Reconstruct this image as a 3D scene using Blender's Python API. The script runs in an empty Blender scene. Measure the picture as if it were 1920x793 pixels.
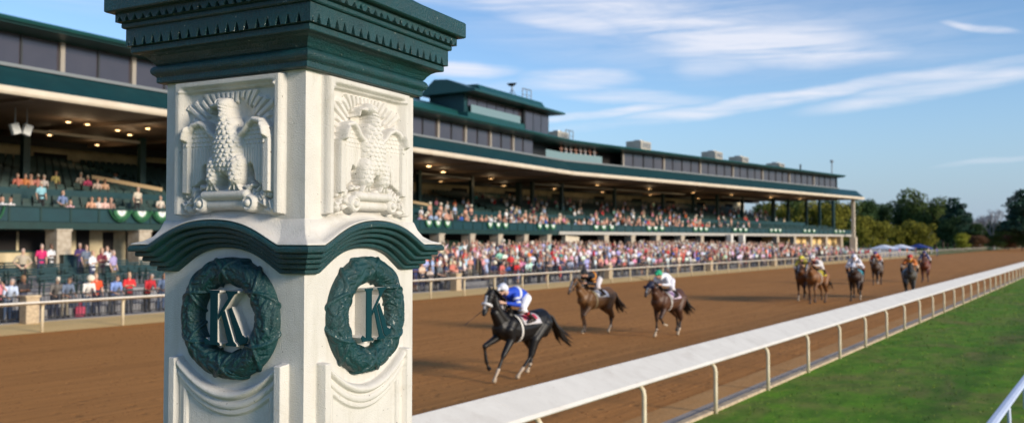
import bpy, bmesh, math, random
import numpy as np
from mathutils import Vector, Matrix, kdtree
R = math.radians
random.seed(7)
rng = np.random.default_rng(11)
C = bpy.data.collections.new('racecourse')
sc = bpy.context.scene
sc.collection.children.link(C)

# ------------------------------------------------------------------ camera
CAMH = 3.15
PITCH = math.atan(53.5 / 1663)
cam_d = bpy.data.cameras.new('camera')
cam = bpy.data.objects.new('camera', cam_d)
sc.collection.objects.link(cam)
cam.location = (0, 0, CAMH)
cam.rotation_euler = (math.pi / 2 + PITCH, 0, 0)
cam_d.sensor_width = 36
cam_d.lens = 36 * 1663 / 1920
cam_d.clip_start = .1
cam_d.clip_end = 6000
cam_d.dof.use_dof = True
cam_d.dof.focus_distance = 3.55
cam_d.dof.aperture_fstop = 2.9
sc.camera = cam

# ------------------------------------------------------------------ light
SUN_EL, SUN_AZ = R(17), math.atan2(.80, -.60)        # azimuth measured from +Y towards +X
sun_d = bpy.data.lights.new('sun', 'SUN')
sun_d.energy = 3.0
sun_d.angle = R(14)
sun_d.color = (1, .87, .70)
sun = bpy.data.objects.new('sun', sun_d)
sc.collection.objects.link(sun)
sd = Vector((math.sin(SUN_AZ) * math.cos(SUN_EL), math.cos(SUN_AZ) * math.cos(SUN_EL), math.sin(SUN_EL)))
sun.rotation_euler = sd.to_track_quat('Z', 'Y').to_euler()
sun.location = (30, -30, 40)

world = bpy.data.worlds.new('World')
sc.world = world
world.use_nodes = True
SKY_STRENGTH = .115
EXPOSURE = .68
sc.view_settings.view_transform = 'Standard'
sc.view_settings.look = 'None'
sc.view_settings.exposure = EXPOSURE
sc.view_settings.gamma = 1


class NT:
    """tiny node-building helper"""
    def __init__(s, tree):
        s.t = tree
        s.n = tree.nodes
        s.l = tree.links

    def new(s, typ, **kw):
        n = s.n.new(typ)
        for k, v in kw.items():
            setattr(n, k, v)
        return n

    def put(s, sock, v):
        if isinstance(v, bpy.types.NodeSocket):
            s.l.new(v, sock)
        elif v is not None:
            sock.default_value = v

    def math(s, op, a, b=None, c=None, clamp=False):
        n = s.new('ShaderNodeMath', operation=op, use_clamp=clamp)
        s.put(n.inputs[0], a)
        if b is not None: s.put(n.inputs[1], b)
        if c is not None: s.put(n.inputs[2], c)
        return n.outputs[0]

    def noise(s, vec, scale, detail=4, rough=.55, dist=0):
        n = s.new('ShaderNodeTexNoise')
        if vec is not None: s.l.new(vec, n.inputs['Vector'])
        n.inputs['Scale'].default_value = scale
        n.inputs['Detail'].default_value = detail
        n.inputs['Roughness'].default_value = rough
        n.inputs['Distortion'].default_value = dist
        return n.outputs['Fac']

    def ramp(s, fac, pts):
        n = s.new('ShaderNodeValToRGB')
        s.put(n.inputs[0], fac)
        e = n.color_ramp.elements
        while len(e) < len(pts): e.new(.5)
        for el, (p, c) in zip(e, pts):
            el.position = p
            el.color = c if len(c) == 4 else (*c, 1)
        return n.outputs[0]

    def mix(s, fac, a, b, mode='MIX'):
        n = s.new('ShaderNodeMix', data_type='RGBA', blend_type=mode)
        s.put(n.inputs[0], fac)
        for i, v in ((6, a), (7, b)):
            s.put(n.inputs[i], v if isinstance(v, bpy.types.NodeSocket) else ((*v, 1) if len(v) == 3 else v))
        return n.outputs[2]

    def mapping(s, vec, scale=(1, 1, 1), rot=(0, 0, 0), loc=(0, 0, 0)):
        n = s.new('ShaderNodeMapping')
        s.l.new(vec, n.inputs[0])
        n.inputs['Scale'].default_value = scale
        n.inputs['Rotation'].default_value = rot
        n.inputs['Location'].default_value = loc
        return n.outputs[0]


def build_world():
    w = NT(world.node_tree)
    w.n.clear()
    out = w.new('ShaderNodeOutputWorld')
    bg = w.new('ShaderNodeBackground')
    bg.inputs['Strength'].default_value = SKY_STRENGTH
    w.l.new(bg.outputs[0], out.inputs[0])
    sky = w.new('ShaderNodeTexSky', sky_type='NISHITA')
    sky.sun_disc = False
    sky.sun_elevation = SUN_EL
    sky.sun_rotation = SUN_AZ
    sky.altitude = 200
    sky.air_density = 1.0
    sky.dust_density = .25
    sky.ozone_density = 2.6
    tc = w.new('ShaderNodeTexCoord')
    vec = tc.outputs['Generated']
    sep = w.new('ShaderNodeSeparateXYZ')
    w.l.new(vec, sep.inputs[0])
    x, y, z = sep.outputs
    az = w.math('ARCTAN2', x, y)
    el = w.math('ARCSINE', z)
    comb = w.new('ShaderNodeCombineXYZ')
    w.l.new(az, comb.inputs[0]); w.l.new(el, comb.inputs[1])
    ae = comb.outputs[0]
    # cirrus texture on a high flat layer, drawn out along one wind direction
    zz = w.math('MAXIMUM', z, .03)
    pl = w.new('ShaderNodeCombineXYZ')
    w.l.new(w.math('DIVIDE', x, zz), pl.inputs[0]); w.l.new(w.math('DIVIDE', y, zz), pl.inputs[1])
    fib = w.noise(w.mapping(ae, (6, 60, 1), (0, 0, R(-7))), 1.0, 8, .62, .6)
    big = w.noise(w.mapping(pl.outputs[0], (.55, .16, 1), (0, 0, R(25))), 1.0, 5, .55, .3)
    warp = w.new('ShaderNodeTexNoise')
    w.l.new(ae, warp.inputs['Vector']); warp.inputs['Scale'].default_value = 9; warp.inputs['Detail'].default_value = 5
    wv = w.new('ShaderNodeVectorMath', operation='MULTIPLY_ADD')
    w.l.new(warp.outputs['Color'], wv.inputs[0]); wv.inputs[1].default_value = (.05, .016, 0); wv.inputs[2].default_value = (-.025, -.008, 0)
    wa = w.new('ShaderNodeVectorMath', operation='ADD')
    w.l.new(wv.outputs[0], wa.inputs[0]); w.l.new(ae, wa.inputs[1])
    f = 1663
    def pix(px, py):
        a = (px - 960) / f; b = (396.5 - py) / f
        cp, sp = math.cos(PITCH), math.sin(PITCH)
        v = Vector((a, cp - b * sp, sp + b * cp)).normalized()
        return math.atan2(v.x, v.y), math.asin(v.z)
    # (x, y, half length, half thickness, tilt deg up to the right, strength) of each bank of cloud
    banks = [(1360, 62, 330, 62, -8, 1.0), (1500, 95, 230, 38, -3, .95), (1000, 28, 300, 26, -10, .9), (1350, 118, 120, 30, 0, .75),
             (1120, 8, 420, 42, -4, .8), (1480, 185, 520, 15, 6.5, 1.0), (1120, 215, 190, 10, 5.5, .9), (1760, 165, 260, 20, 8, .85), (1720, 148, 170, 16, 3, .9),
             (1080, 150, 130, 24, 0, .95), (860, 130, 140, 17, -2, .9), (1190, 182, 190, 15, -3, .7), (900, 165, 260, 20, 5, .35),
             (1840, 48, 75, 8, -13, .95), (1330, 65, 700, 90, -5, .35), (1860, 305, 120, 6, 5, .3),
             (90, -40, 300, 50, -5, .3), (2300, 60, 300, 60, 4, .7), (-400, 60, 400, 60, 4, .6), (960, -300, 700, 120, 3, .7)]
    acc = None
    for (px, py, hw, hh, tilt, st) in banks:
        a0, e0 = pix(px, py)
        m = w.new('ShaderNodeMapping', vector_type='TEXTURE')
        w.l.new(wa.outputs[0], m.inputs[0])
        m.inputs['Location'].default_value = (a0, e0, 0)
        m.inputs['Rotation'].default_value = (0, 0, R(tilt))
        m.inputs['Scale'].default_value = (hw / f, hh / f * 1.15, 1)
        L = w.new('ShaderNodeVectorMath', operation='LENGTH')
        w.l.new(m.outputs[0], L.inputs[0])
        mr = w.new('ShaderNodeMapRange', interpolation_type='SMOOTHERSTEP')
        w.l.new(L.outputs['Value'], mr.inputs[0])
        mr.inputs['From Min'].default_value = 1.25; mr.inputs['From Max'].default_value = .15
        mr.inputs['To Min'].default_value = 0; mr.inputs['To Max'].default_value = st
        acc = mr.outputs[0] if acc is None else w.math('MAXIMUM', acc, mr.outputs[0])
    fr = w.new('ShaderNodeMapRange'); w.l.new(fib, fr.inputs[0])
    fr.inputs['From Min'].default_value = .3; fr.inputs['From Max'].default_value = .66
    fr.inputs['To Min'].default_value = .22; fr.inputs['To Max'].default_value = 1.15
    dens = w.math('MULTIPLY', acc, fr.outputs[0])
    dens = w.math('ADD', dens, w.math('MULTIPLY', w.math('SUBTRACT', big, .5), .16))
    br = w.new('ShaderNodeMapRange'); w.l.new(dens, br.inputs[0])
    br.inputs['From Min'].default_value = .05; br.inputs['From Max'].default_value = 1.0
    br.inputs['To Min'].default_value = 0; br.inputs['To Max'].default_value = .9
    fac = w.math('MULTIPLY', br.outputs[0], w.math('GREATER_THAN', z, 0), clamp=True)
    tint = w.mix(1.0, sky.outputs[0], (.84, .90, 1.0), 'MULTIPLY')
    hz = w.new('ShaderNodeMapRange', interpolation_type='SMOOTHSTEP'); w.l.new(el, hz.inputs[0])
    hz.inputs['From Min'].default_value = .17; hz.inputs['From Max'].default_value = -.01
    hz.inputs['To Min'].default_value = 0; hz.inputs['To Max'].default_value = .85
    tint = w.mix(hz.outputs[0], tint, (1.75, 2.35, 3.35))
    col = w.mix(w.math('MULTIPLY', fac, .92), tint, (4.9, 4.95, 5.4))
    w.l.new(col, bg.inputs['Color'])
build_world()

# ------------------------------------------------------------------ helpers: geometry
TH = R(33.96)
DV = np.array([math.sin(TH), math.cos(TH)])
NV = np.array([-math.cos(TH), math.sin(TH)])
F = 1663.


def W(t, a, z=0):
    """track coordinates (t along the straight, a across it) to world"""
    p = DV * t + NV * a
    return Vector((p[0], p[1], z))


def t_of(px, a):
    r = (px - 960) / F
    return a * (math.cos(TH) + r * math.sin(TH)) / (math.sin(TH) - r * math.cos(TH))


class MB:
    def __init__(s):
        s.v = []; s.f = []; s.m = []

    def add(s, vs, fs, mi=0):
        o = len(s.v)
        s.v += [tuple(v) for v in vs]
        s.f += [tuple(i + o for i in f) for f in fs]
        s.m += [mi] * len(fs)
        return s

    def box(s, c, size, M=None, mi=0, bev=0):
        x, y, z = size[0] / 2, size[1] / 2, size[2] / 2
        c = Vector(c)
        if bev:
            bm = bmesh.new()
            bmesh.ops.create_cube(bm, size=1)
            for v in bm.verts: v.co = Vector((v.co.x * size[0], v.co.y * size[1], v.co.z * size[2]))
            bmesh.ops.bevel(bm, geom=bm.edges[:], offset=bev, segments=2, affect='EDGES', profile=.6)
            bm.verts.index_update()
            vs = [c + v.co for v in bm.verts]; fs = [[v.index for v in f.verts] for f in bm.faces]
            bm.free()
        else:
            vs = [c + Vector((i * x, j * y, k * z)) for i in (-1, 1) for j in (-1, 1) for k in (-1, 1)]
            fs = [(0, 1, 3, 2), (4, 6, 7, 5), (0, 4, 5, 1), (2, 3, 7, 6), (0, 2, 6, 4), (1, 5, 7, 3)]
        if M is not None: vs = [M @ v for v in vs]
        return s.add(vs, fs, mi)

    def tube(s, pts, r, n=10, mi=0, cap=True, flat=1.0):
        pts = [Vector(p) for p in pts]
        rr = r if isinstance(r, (list, tuple)) else [r] * len(pts)
        vs = []; fs = []
        up = Vector((0, 0, 1))
        prev = None
        for i, p in enumerate(pts):
            T = (pts[min(i + 1, len(pts) - 1)] - pts[max(i - 1, 0)])
            T = T.normalized() if T.length > 1e-9 else Vector((0, 0, 1))
            if prev is None:
                A = T.cross(up)
                if A.length < 1e-3: A = T.cross(Vector((0, 1, 0)))
                A.normalize()
            else:
                A = (prev - T * prev.dot(T)).normalized()
            prev = A
            B = T.cross(A)
            for k in range(n):
                an = 2 * math.pi * k / n
                vs.append(p + A * math.cos(an) * rr[i] + B * math.sin(an) * rr[i] * flat)
        for i in range(len(pts) - 1):
            for k in range(n):
                a, b = i * n + k, i * n + (k + 1) % n
                fs.append((a, b, b + n, a + n))
        if cap:
            fs.append(tuple(range(n - 1, -1, -1)))
            fs.append(tuple(range((len(pts) - 1) * n, len(pts) * n)))
        return s.add(vs, fs, mi)

    def sweep(s, section, stations, mi=0, closed=True, caps=True):
        """section: list of 2-D points; stations: functions (p)->world"""
        n = len(section); vs = []; fs = []
        for st in stations: vs += [st(p) for p in section]
        rng_ = n if closed else n - 1
        for i in range(len(stations) - 1):
            for k in range(rng_):
                a, b = i * n + k, i * n + (k + 1) % n
                fs.append((a, b, b + n, a + n))
        if closed and caps:
            fs.append(tuple(range(n - 1, -1, -1)))
            fs.append(tuple(range((len(stations) - 1) * n, len(stations) * n)))
        return s.add(vs, fs, mi)

    def build(s, name, mats, parent=None, smooth=False, loc=None):
        me = bpy.data.meshes.new(name)
        me.from_pydata(s.v, [], s.f)
        if not isinstance(mats, (list, tuple)): mats = [mats]
        for m in mats: me.materials.append(m)
        if len(mats) > 1: me.polygons.foreach_set('material_index', s.m)
        bm = bmesh.new(); bm.from_mesh(me)
        bmesh.ops.recalc_face_normals(bm, faces=bm.faces)
        bm.to_mesh(me); bm.free()
        if smooth: me.polygons.foreach_set('use_smooth', [True] * len(me.polygons))
        o = bpy.data.objects.new(name, me)
        C.objects.link(o)
        if parent is not None: attach(o, parent)
        if loc is not None: o.location = loc
        return o


def attach(o, parent):
    """parent; vertices of o are given in world space when the parent is not at the origin"""
    o.parent = parent
    if o.get('_w', 0): pass


def empty(name, loc=(0, 0, 0), rz=0):
    o = bpy.data.objects.new(name, None)
    o.empty_display_size = .3
    C.objects.link(o)
    o.location = loc; o.rotation_euler = (0, 0, rz)
    return o


def tag(o, label=None, cat=None, group=None, kind=None):
    if label: o['label'] = label
    if cat: o['category'] = cat
    if group: o['group'] = group
    if kind: o['kind'] = kind
    return o


def copy_tree(o, parent=None):
    c = o.copy(); C.objects.link(c)
    if parent is not None: c.parent = parent
    for ch in list(o.children): copy_tree(ch, c)
    return c


# ------------------------------------------------------------------ materials
def mat(name, col, rough=.6, var=0, vscale=3, bump=0, bscale=40, metal=0, coat=0, spec=.5, col2=None, detail=4, coords='Object'):
    m = bpy.data.materials.new(name); m.use_nodes = True
    n = NT(m.node_tree)
    b = n.n['Principled BSDF']
    b.inputs['Base Color'].default_value = (*col, 1)
    b.inputs['Roughness'].default_value = rough
    b.inputs['Metallic'].default_value = metal
    b.inputs['Coat Weight'].default_value = coat
    b.inputs['Specular IOR Level'].default_value = spec
    tc = n.new('ShaderNodeTexCoord').outputs[coords]
    if var or col2:
        fac = n.noise(tc, vscale, detail)
        c2 = col2 or tuple(c * (1 - var) for c in col)
        c1 = col if col2 else tuple(min(1, c * (1 + var)) for c in col)
        n.l.new(n.ramp(fac, [(.3, c2), (.7, c1)]), b.inputs['Base Color'])
    if bump:
        bp = n.new('ShaderNodeBump'); bp.inputs['Strength'].default_value = bump; bp.inputs['Distance'].default_value = .01
        n.l.new(n.noise(tc, bscale, 6, .6), bp.inputs['Height'])
        n.l.new(bp.outputs[0], b.inputs['Normal'])
    return m


def emis(name, col, st):
    m = bpy.data.materials.new(name); m.use_nodes = True
    b = m.node_tree.nodes['Principled BSDF']
    b.inputs['Base Color'].default_value = (*col, 1)
    b.inputs['Emission Color'].default_value = (*col, 1)
    b.inputs['Emission Strength'].default_value = st
    return m


def colmat(name, rough=.6, attr=None, coat=0, bump=0, bscale=60, spec=.5):
    """colour from the mesh's own colour attribute (coat markings, silks)"""
    m = bpy.data.materials.new(name); m.use_nodes = True
    n = NT(m.node_tree); b = n.n['Principled BSDF']
    b.inputs['Roughness'].default_value = rough
    b.inputs['Coat Weight'].default_value = coat
    b.inputs['Specular IOR Level'].default_value = spec
    a = n.new('ShaderNodeAttribute'); a.attribute_name = attr or 'Col'
    n.l.new(a.outputs['Color'], b.inputs['Base Color'])
    if bump:
        tc = n.new('ShaderNodeTexCoord').outputs['Object']
        bp = n.new('ShaderNodeBump'); bp.inputs['Strength'].default_value = bump; bp.inputs['Distance'].default_value = .01
        n.l.new(n.noise(tc, bscale, 5), bp.inputs['Height'])
        n.l.new(bp.outputs[0], b.inputs['Normal'])
    return m


def objmat(name, mode, pal=None, rough=.75):
    """colour from the object's own colour, or chosen per object at random from a palette"""
    m = bpy.data.materials.new(name); m.use_nodes = True
    n = NT(m.node_tree); b = n.n['Principled BSDF']
    b.inputs['Roughness'].default_value = rough
    oi = n.new('ShaderNodeObjectInfo')
    if mode == 'color':
        n.l.new(oi.outputs['Color'], b.inputs['Base Color'])
    else:
        r = n.new('ShaderNodeValToRGB'); r.color_ramp.interpolation = 'CONSTANT'
        e = r.color_ramp.elements
        while len(e) < len(pal): e.new(.5)
        for i, (el, c) in enumerate(zip(e, pal)):
            el.position = i / len(pal); el.color = (*c, 1)
        k = n.math('FRACT', n.math('MULTIPLY', oi.outputs['Random'], mode))
        n.l.new(k, r.inputs[0]); n.l.new(r.outputs[0], b.inputs['Base Color'])
    return m


def ground_mat(name, c1, c2, c3, along=1.0, across=1.0, fine=18, bump=.4, rough=.95, rib=0):
    """ground whose grain follows the straight"""
    m = bpy.data.materials.new(name); m.use_nodes = True
    n = NT(m.node_tree); b = n.n['Principled BSDF']
    b.inputs['Roughness'].default_value = rough
    b.inputs['Specular IOR Level'].default_value = .15
    tc = n.new('ShaderNodeTexCoord').outputs['Object']
    v = n.mapping(tc, (1, 1, 1), (0, 0, TH))       # y runs along the straight
    v2 = n.mapping(v, (across, along, 1))
    big = n.noise(v2, .35, 5, .6)
    mid = n.noise(v2, 2.2, 6, .65)
    fin = n.noise(v, fine, 5, .7)
    c = n.ramp(big, [(.32, c2), (.68, c1)])
    c = n.mix(n.ramp(mid, [(.42, (0, 0, 0)), (.66, (.55, .55, .55))]), c, c3)
    c = n.mix(.35, c, n.ramp(fin, [(.3, tuple(x * .45 for x in c2)), (.7, tuple(min(1, x * 1.5) for x in c1))]))
    if name == 'turf':
        pt = n.noise(n.mapping(v, (.55, .30, 1)), 1.0, 6, .62, .5)
        c = n.mix(n.ramp(pt, [(.47, (0, 0, 0)), (.64, (.75,) * 3)]), c, (.215, .170, .058))
        p2 = n.noise(n.mapping(v, (1.6, .7, 1)), 1.3, 6, .7)
        c = n.mix(n.ramp(p2, [(.40, (.55,) * 3), (.58, (0, 0, 0))]), c, (.040, .110, .008))
    n.l.new(c, b.inputs['Base Color'])
    h = n.math('ADD', n.math('MULTIPLY', fin, .5), mid)
    if name == 'track_dirt':
        vo = n.new('ShaderNodeTexVoronoi'); n.l.new(v, vo.inputs['Vector']); vo.inputs['Scale'].default_value = 2.6
        pit = n.ramp(vo.outputs['Distance'], [(.10, (0, 0, 0)), (.26, (1, 1, 1))])
        h = n.math('ADD', h, n.math('MULTIPLY', pit, .8))
        c = n.mix(.30, c, n.mix(pit, c3 and tuple(x * .5 for x in c1), tuple(min(1, x * 1.05) for x in c1)))
        ln = n.noise(n.mapping(v, (5.5, .12, 1)), 1.0, 4, .6)
        c = n.mix(.30, c, n.ramp(ln, [(.35, tuple(x * .55 for x in c2)), (.65, tuple(min(1, x * 1.25) for x in c1))]))
        n.l.new(c, b.inputs['Base Color'])
    if rib:
        wv = n.new('ShaderNodeTexWave', wave_type='BANDS', bands_direction='X'); n.l.new(v, wv.inputs[0])
        wv.inputs['Scale'].default_value = rib; wv.inputs['Distortion'].default_value = 1.2; wv.inputs['Detail'].default_value = 2
        h = n.math('ADD', h, n.math('MULTIPLY', wv.outputs['Fac'], .35))
    bp = n.new('ShaderNodeBump'); bp.inputs['Strength'].default_value = bump; bp.inputs['Distance'].default_value = .05
    n.l.new(h, bp.inputs['Height']); n.l.new(bp.outputs[0], b.inputs['Normal'])
    return m


M = {}
M['stucco'] = mat('white_stucco', (.64, .615, .565), .8, bump=.5, bscale=170, col2=(.57, .545, .50), vscale=7, spec=.3)
M['green_paint'] = mat('green_paint', (.003, .052, .056), .42, bump=.8, bscale=110, coat=.10, col2=(.002, .034, .038), vscale=9)
def weather(m, stain, fleck, amt=.5, fl=.6, streaky=True):
    """stains, drips and paint chips with shapes of their own"""
    n = NT(m.node_tree); b = n.n['Principled BSDF']
    tc = n.new('ShaderNodeTexCoord').outputs['Object']
    base = b.inputs['Base Color'].links[0].from_socket
    drip = n.noise(n.mapping(tc, (9, 9, 1.1) if streaky else (5, 5, 5)), 1.6, 7, .7, .4)
    c = n.mix(n.ramp(drip, [(.50, (0, 0, 0)), (.74, (amt,) * 3)]), base, stain)
    blot = n.noise(tc, 6.5, 8, .72, .8)
    c = n.mix(n.ramp(blot, [(.56, (0, 0, 0)), (.72, (amt * .8,) * 3)]), c, stain)
    ch = n.noise(tc, 62, 3, .5)
    c = n.mix(n.ramp(ch, [(.715, (0, 0, 0)), (.735, (fl,) * 3)]), c, fleck)
    n.l.new(c, b.inputs['Base Color'])
weather(M['stucco'], (.36, .33, .25), (.12, .105, .08), .34, .75)
weather(M['green_paint'], (.010, .034, .030), (.30, .32, .28), .8, .7)
M['letter_green'] = mat('letter_green', (.003, .036, .045), .8, bump=.4, bscale=120, spec=.15)
M['rail_white'] = mat('rail_white', (.74, .705, .63), .5, col2=(.66, .625, .555), vscale=2.5, detail=10, bump=.15, bscale=20)
def scuff(m):
    n = NT(m.node_tree); b = n.n['Principled BSDF']
    tc = n.new('ShaderNodeTexCoord').outputs['Object']
    base = b.inputs['Base Color'].links[0].from_socket
    spots = n.ramp(n.noise(tc, 14, 6, .75), [(.60, (0, 0, 0)), (.70, (.55, .55, .55))])
    streak = n.ramp(n.noise(n.mapping(tc, (1, 1, 1), (0, 0, TH_)), 1.1, 7, .7, 1.5), [(.50, (0, 0, 0)), (.72, (.45, .45, .45))])
    c = n.mix(spots, base, (.36, .29, .21)); c = n.mix(streak, c, (.50, .45, .38))
    n.l.new(c, b.inputs['Base Color'])
TH_ = R(33.96)
scuff(M['rail_white'])
M['post_cream'] = mat('post_cream', (.70, .63, .47), .5, col2=(.56, .47, .31), vscale=4)
M['cool_white'] = mat('cool_white', (.55, .62, .78), .4, col2=(.47, .53, .68), vscale=4)
M['dirt'] = ground_mat('track_dirt', (.450, .200, .058), (.325, .138, .040), (.530, .250, .085), along=.35, across=1.3, fine=26, bump=.45, rib=0)
M['sand'] = ground_mat('tan_sand', (.82, .55, .25), (.72, .46, .19), (.86, .61, .31), along=.3, fine=14, bump=.2)
M['sand_dark'] = ground_mat('dark_sand', (.48, .26, .10), (.40, .20, .075), (.54, .33, .15), along=.3, fine=14, bump=.3)
M['gravel'] = ground_mat('grey_gravel', (.40, .36, .33), (.28, .25, .23), (.45, .40, .35), along=.5, fine=22, bump=.4)
M['grass'] = ground_mat('turf', (.135, .285, .014), (.062, .185, .008), (.250, .205, .060), along=.45, across=.6, fine=13, bump=.35)
M['field'] = ground_mat('infield', (.060, .115, .025), (.035, .080, .018), (.070, .110, .030), along=.3, fine=3, bump=.2)
M['curb'] = mat('tan_curb', (.58, .46, .30), .9, col2=(.33, .25, .17), vscale=8, bump=.4)
M['concrete'] = mat('apron_concrete', (.24, .24, .25), .85, col2=(.17, .17, .18), vscale=1.2, bump=.2, bscale=12)
M['stand_green'] = mat('stand_green', (.004, .042, .050), .5, col2=(.003, .032, .039), vscale=1.5)
M['roof_green'] = mat('roof_green', (.006, .064, .060), .38, col2=(.005, .048, .048), vscale=.8)
M['deep_green'] = mat('deep_green', (.004, .030, .026), .55, var=.2)
M['seat_green'] = mat('seat_green', (.006, .032, .027), .5, var=.3, vscale=.7)
M['fascia'] = mat('cream_fascia', (.62, .55, .43), .6, col2=(.54, .46, .35), vscale=1.1)
M['ceiling'] = mat('brown_soffit', (.20, .135, .090), .7, col2=(.155, .105, .070), vscale=.6)
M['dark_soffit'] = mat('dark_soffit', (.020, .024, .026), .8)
M['cream_wall'] = mat('cream_wall', (.66, .56, .36), .8, col2=(.38, .31, .19), vscale=1)
M['stone'] = mat('limestone', (.48, .42, .33), .9, col2=(.33, .27, .20), vscale=4.2, bump=.8, bscale=9, detail=2)
M['glass'] = mat('smoked_glass', (.060, .052, .062), .16, spec=.7, col2=(.042, .037, .046), vscale=.35)
M['mullion'] = mat('mullion', (.022, .026, .030), .5)
M['pale_post'] = mat('pale_post', (.30, .27, .23), .6)
M['ledge'] = mat('grey_ledge', (.17, .19, .20), .6)
M['beam_grey'] = mat('beam_grey', (.40, .38, .34), .6)
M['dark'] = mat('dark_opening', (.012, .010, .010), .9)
M['clear_glass'] = mat('balustrade_glass', (.16, .24, .25), .12, spec=.7)
M['unit'] = mat('unit_metal', (.42, .38, .31), .5, var=.15, vscale=.8)
M['steel'] = mat('steel', (.25, .26, .27), .4, metal=.6)
M['black'] = mat('black_metal', (.012, .012, .013), .5)
M['lamp'] = emis('lamp_glow', (1, .66, .30), 5)
M['lamp_dim'] = emis('lamp_dim', (.9, .60, .30), .5)
M['lamp_shade'] = mat('lamp_shade', (.45, .33, .18), .5)
M['bunt_white'] = mat('bunting_white', (.78, .79, .76), .8)
M['bunt_green'] = mat('bunting_green', (.022, .120, .050), .8, var=.3, vscale=5)
M['bunt_mint'] = mat('bunting_mint', (.22, .42, .26), .8)
M['tent'] = mat('tent_white', (.66, .70, .80), .7, var=.08)
M['tent_blue'] = mat('tent_blue', (.020, .045, .22), .7)
M['wood'] = mat('pale_wood', (.48, .35, .20), .6)
M['bark'] = mat('bark', (.070, .052, .040), .95, bump=.6, bscale=6, var=.3)
M['bark_grey'] = mat('bark_pale', (.30, .30, .33), .95, var=.2)

SKIN = [(.50, .29, .20), (.58, .36, .26), (.44, .25, .17), (.20, .10, .06), (.55, .33, .24), (.60, .38, .28)]
HAIRP = [(.035, .022, .014), (.10, .06, .03), (.30, .19, .08), (.012, .010, .009), (.33, .30, .28), (.16, .08, .035)]
TROU = [(.020, .028, .055), (.055, .058, .065), (.16, .13, .085), (.012, .012, .014), (.05, .085, .16), (.24, .21, .16), (.03, .04, .09)]
M['skin'] = objmat('skin', 7.0, SKIN, .6)
M['hair'] = objmat('hair', 13.0, HAIRP, .7)
M['trousers'] = objmat('trousers', 5.0, TROU, .8)
M['shirt'] = objmat('shirt', 'color')
M['shoe'] = mat('shoe', (.02, .018, .018), .5)
M['hat_straw'] = mat('pale_hat', (.68, .62, .50), .8)
M['crowdcol'] = colmat('crowd_colour', .75)

# ------------------------------------------------------------------ ground and track
T0, T1 = -40, 1500


def strip(name, a0, a1, z, m, t0=T0, t1=T1, kind='structure'):
    mb = MB()
    n = 40
    vs = []; fs = []
    for i in range(n + 1):
        t = t0 + (t1 - t0) * (i / n) ** 2
        vs += [W(t, a0, z), W(t, a1, z)]
    for i in range(n): fs.append((2 * i, 2 * i + 2, 2 * i + 3, 2 * i + 1))
    mb.add(vs, fs)
    return tag(mb.build(name, m), kind=kind)


gm = MB(); S_ = 3500
gm.add([(-S_, -S_, -.02), (S_, -S_, -.02), (S_, S_, -.02), (-S_, S_, -.02)], [(0, 1, 2, 3)])
tag(gm.build('ground', M['field']), kind='structure')
A_IN, A_OUT = 7.05, 30.3
strip('dirt_track', A_IN - .3, A_OUT + .3, -.008, M['dirt'])
strip('turf_course', -30, 6.06, -.004, M['grass'])
strip('gravel_path', 6.2, 6.50, -.001, M['gravel'])
strip('sand_edge', 6.48, A_IN, .0, M['sand_dark'])
mb = MB()
mb.sweep([(6.05, -.05), (6.05, .03), (6.07, .045), (6.20, .045), (6.22, .03), (6.22, -.05)], [lambda p, t=t: W(t, p[0], p[1]) for t in (T0, 20, 60, 200, T1)])
tag(mb.build('kerb', M['curb']), kind='structure')
strip('sand_margin', A_OUT, 34.6, .0, M['sand'], t1=205)
strip('grass_verge', A_OUT, 80, -.003, M['field'], t0=205)


def za(a):
    return 0 if a < 35.2 else 1.34 * (1 - math.exp(-(a - 35.0) / 3.4))


# stepped apron: one sheet of terraces
NST = 12
prof = [(34.3, -.3), (34.3, .03)]
for i in range(NST + 14):
    a = 35.2 + i * .95
    prof += [(a, prof[-1][1]), (a + .02, za(a + .95))]
prof += [(75, 1.34), (75, -.3)]
mb = MB()
mb.sweep(prof, [lambda p, t=t: W(t, p[0], p[1]) for t in (T0, 212)])
tag(mb.build('apron', M['concrete']), kind='structure')


def ground_z(a):
    if a < 35.2: return .03
    i = int((a - 35.2) / .95)
    return za(35.2 + i * .95 + .95)


# dirt kicked up into clods across the track: uncountable, one object
def clods():
    n = 9000
    t = rng.uniform(4, 60, n) ** 1.0; a = rng.uniform(A_IN, A_OUT, n)
    p = t[:, None] * DV + a[:, None] * NV
    s = rng.uniform(.005, .020, n)
    base = np.array([(-1, -1, 0), (1, -1, 0), (1, 1, 0), (-1, 1, 0), (0, 0, .8)])
    an = rng.uniform(0, 6.3, n)
    c_, s_ = np.cos(an), np.sin(an)
    v = np.zeros((n, 5, 3))
    v[:, :, 0] = (base[None, :, 0] * c_[:, None] - base[None, :, 1] * s_[:, None]) * s[:, None] + p[:, None, 0]
    v[:, :, 1] = (base[None, :, 0] * s_[:, None] + base[None, :, 1] * c_[:, None]) * s[:, None] + p[:, None, 1]
    v[:, :, 2] = base[None, :, 2] * s[:, None] - .008
    f = np.array([(0, 1, 4), (1, 2, 4), (2, 3, 4), (3, 0, 4)])
    ff = (f[None] + (np.arange(n) * 5)[:, None, None]).reshape(-1, 3)
    me = bpy.data.meshes.new('dirt_clods'); me.from_pydata(v.reshape(-1, 3).tolist(), [], ff.tolist()); me.materials.append(mat('clod', (.19, .085, .032), .95, spec=.1))
    o = bpy.data.objects.new('dirt_clods', me); C.objects.link(o)
    tag(o, 'loose brown dirt clods scattered over the race track', 'dirt', kind='stuff')
clods()


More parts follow.
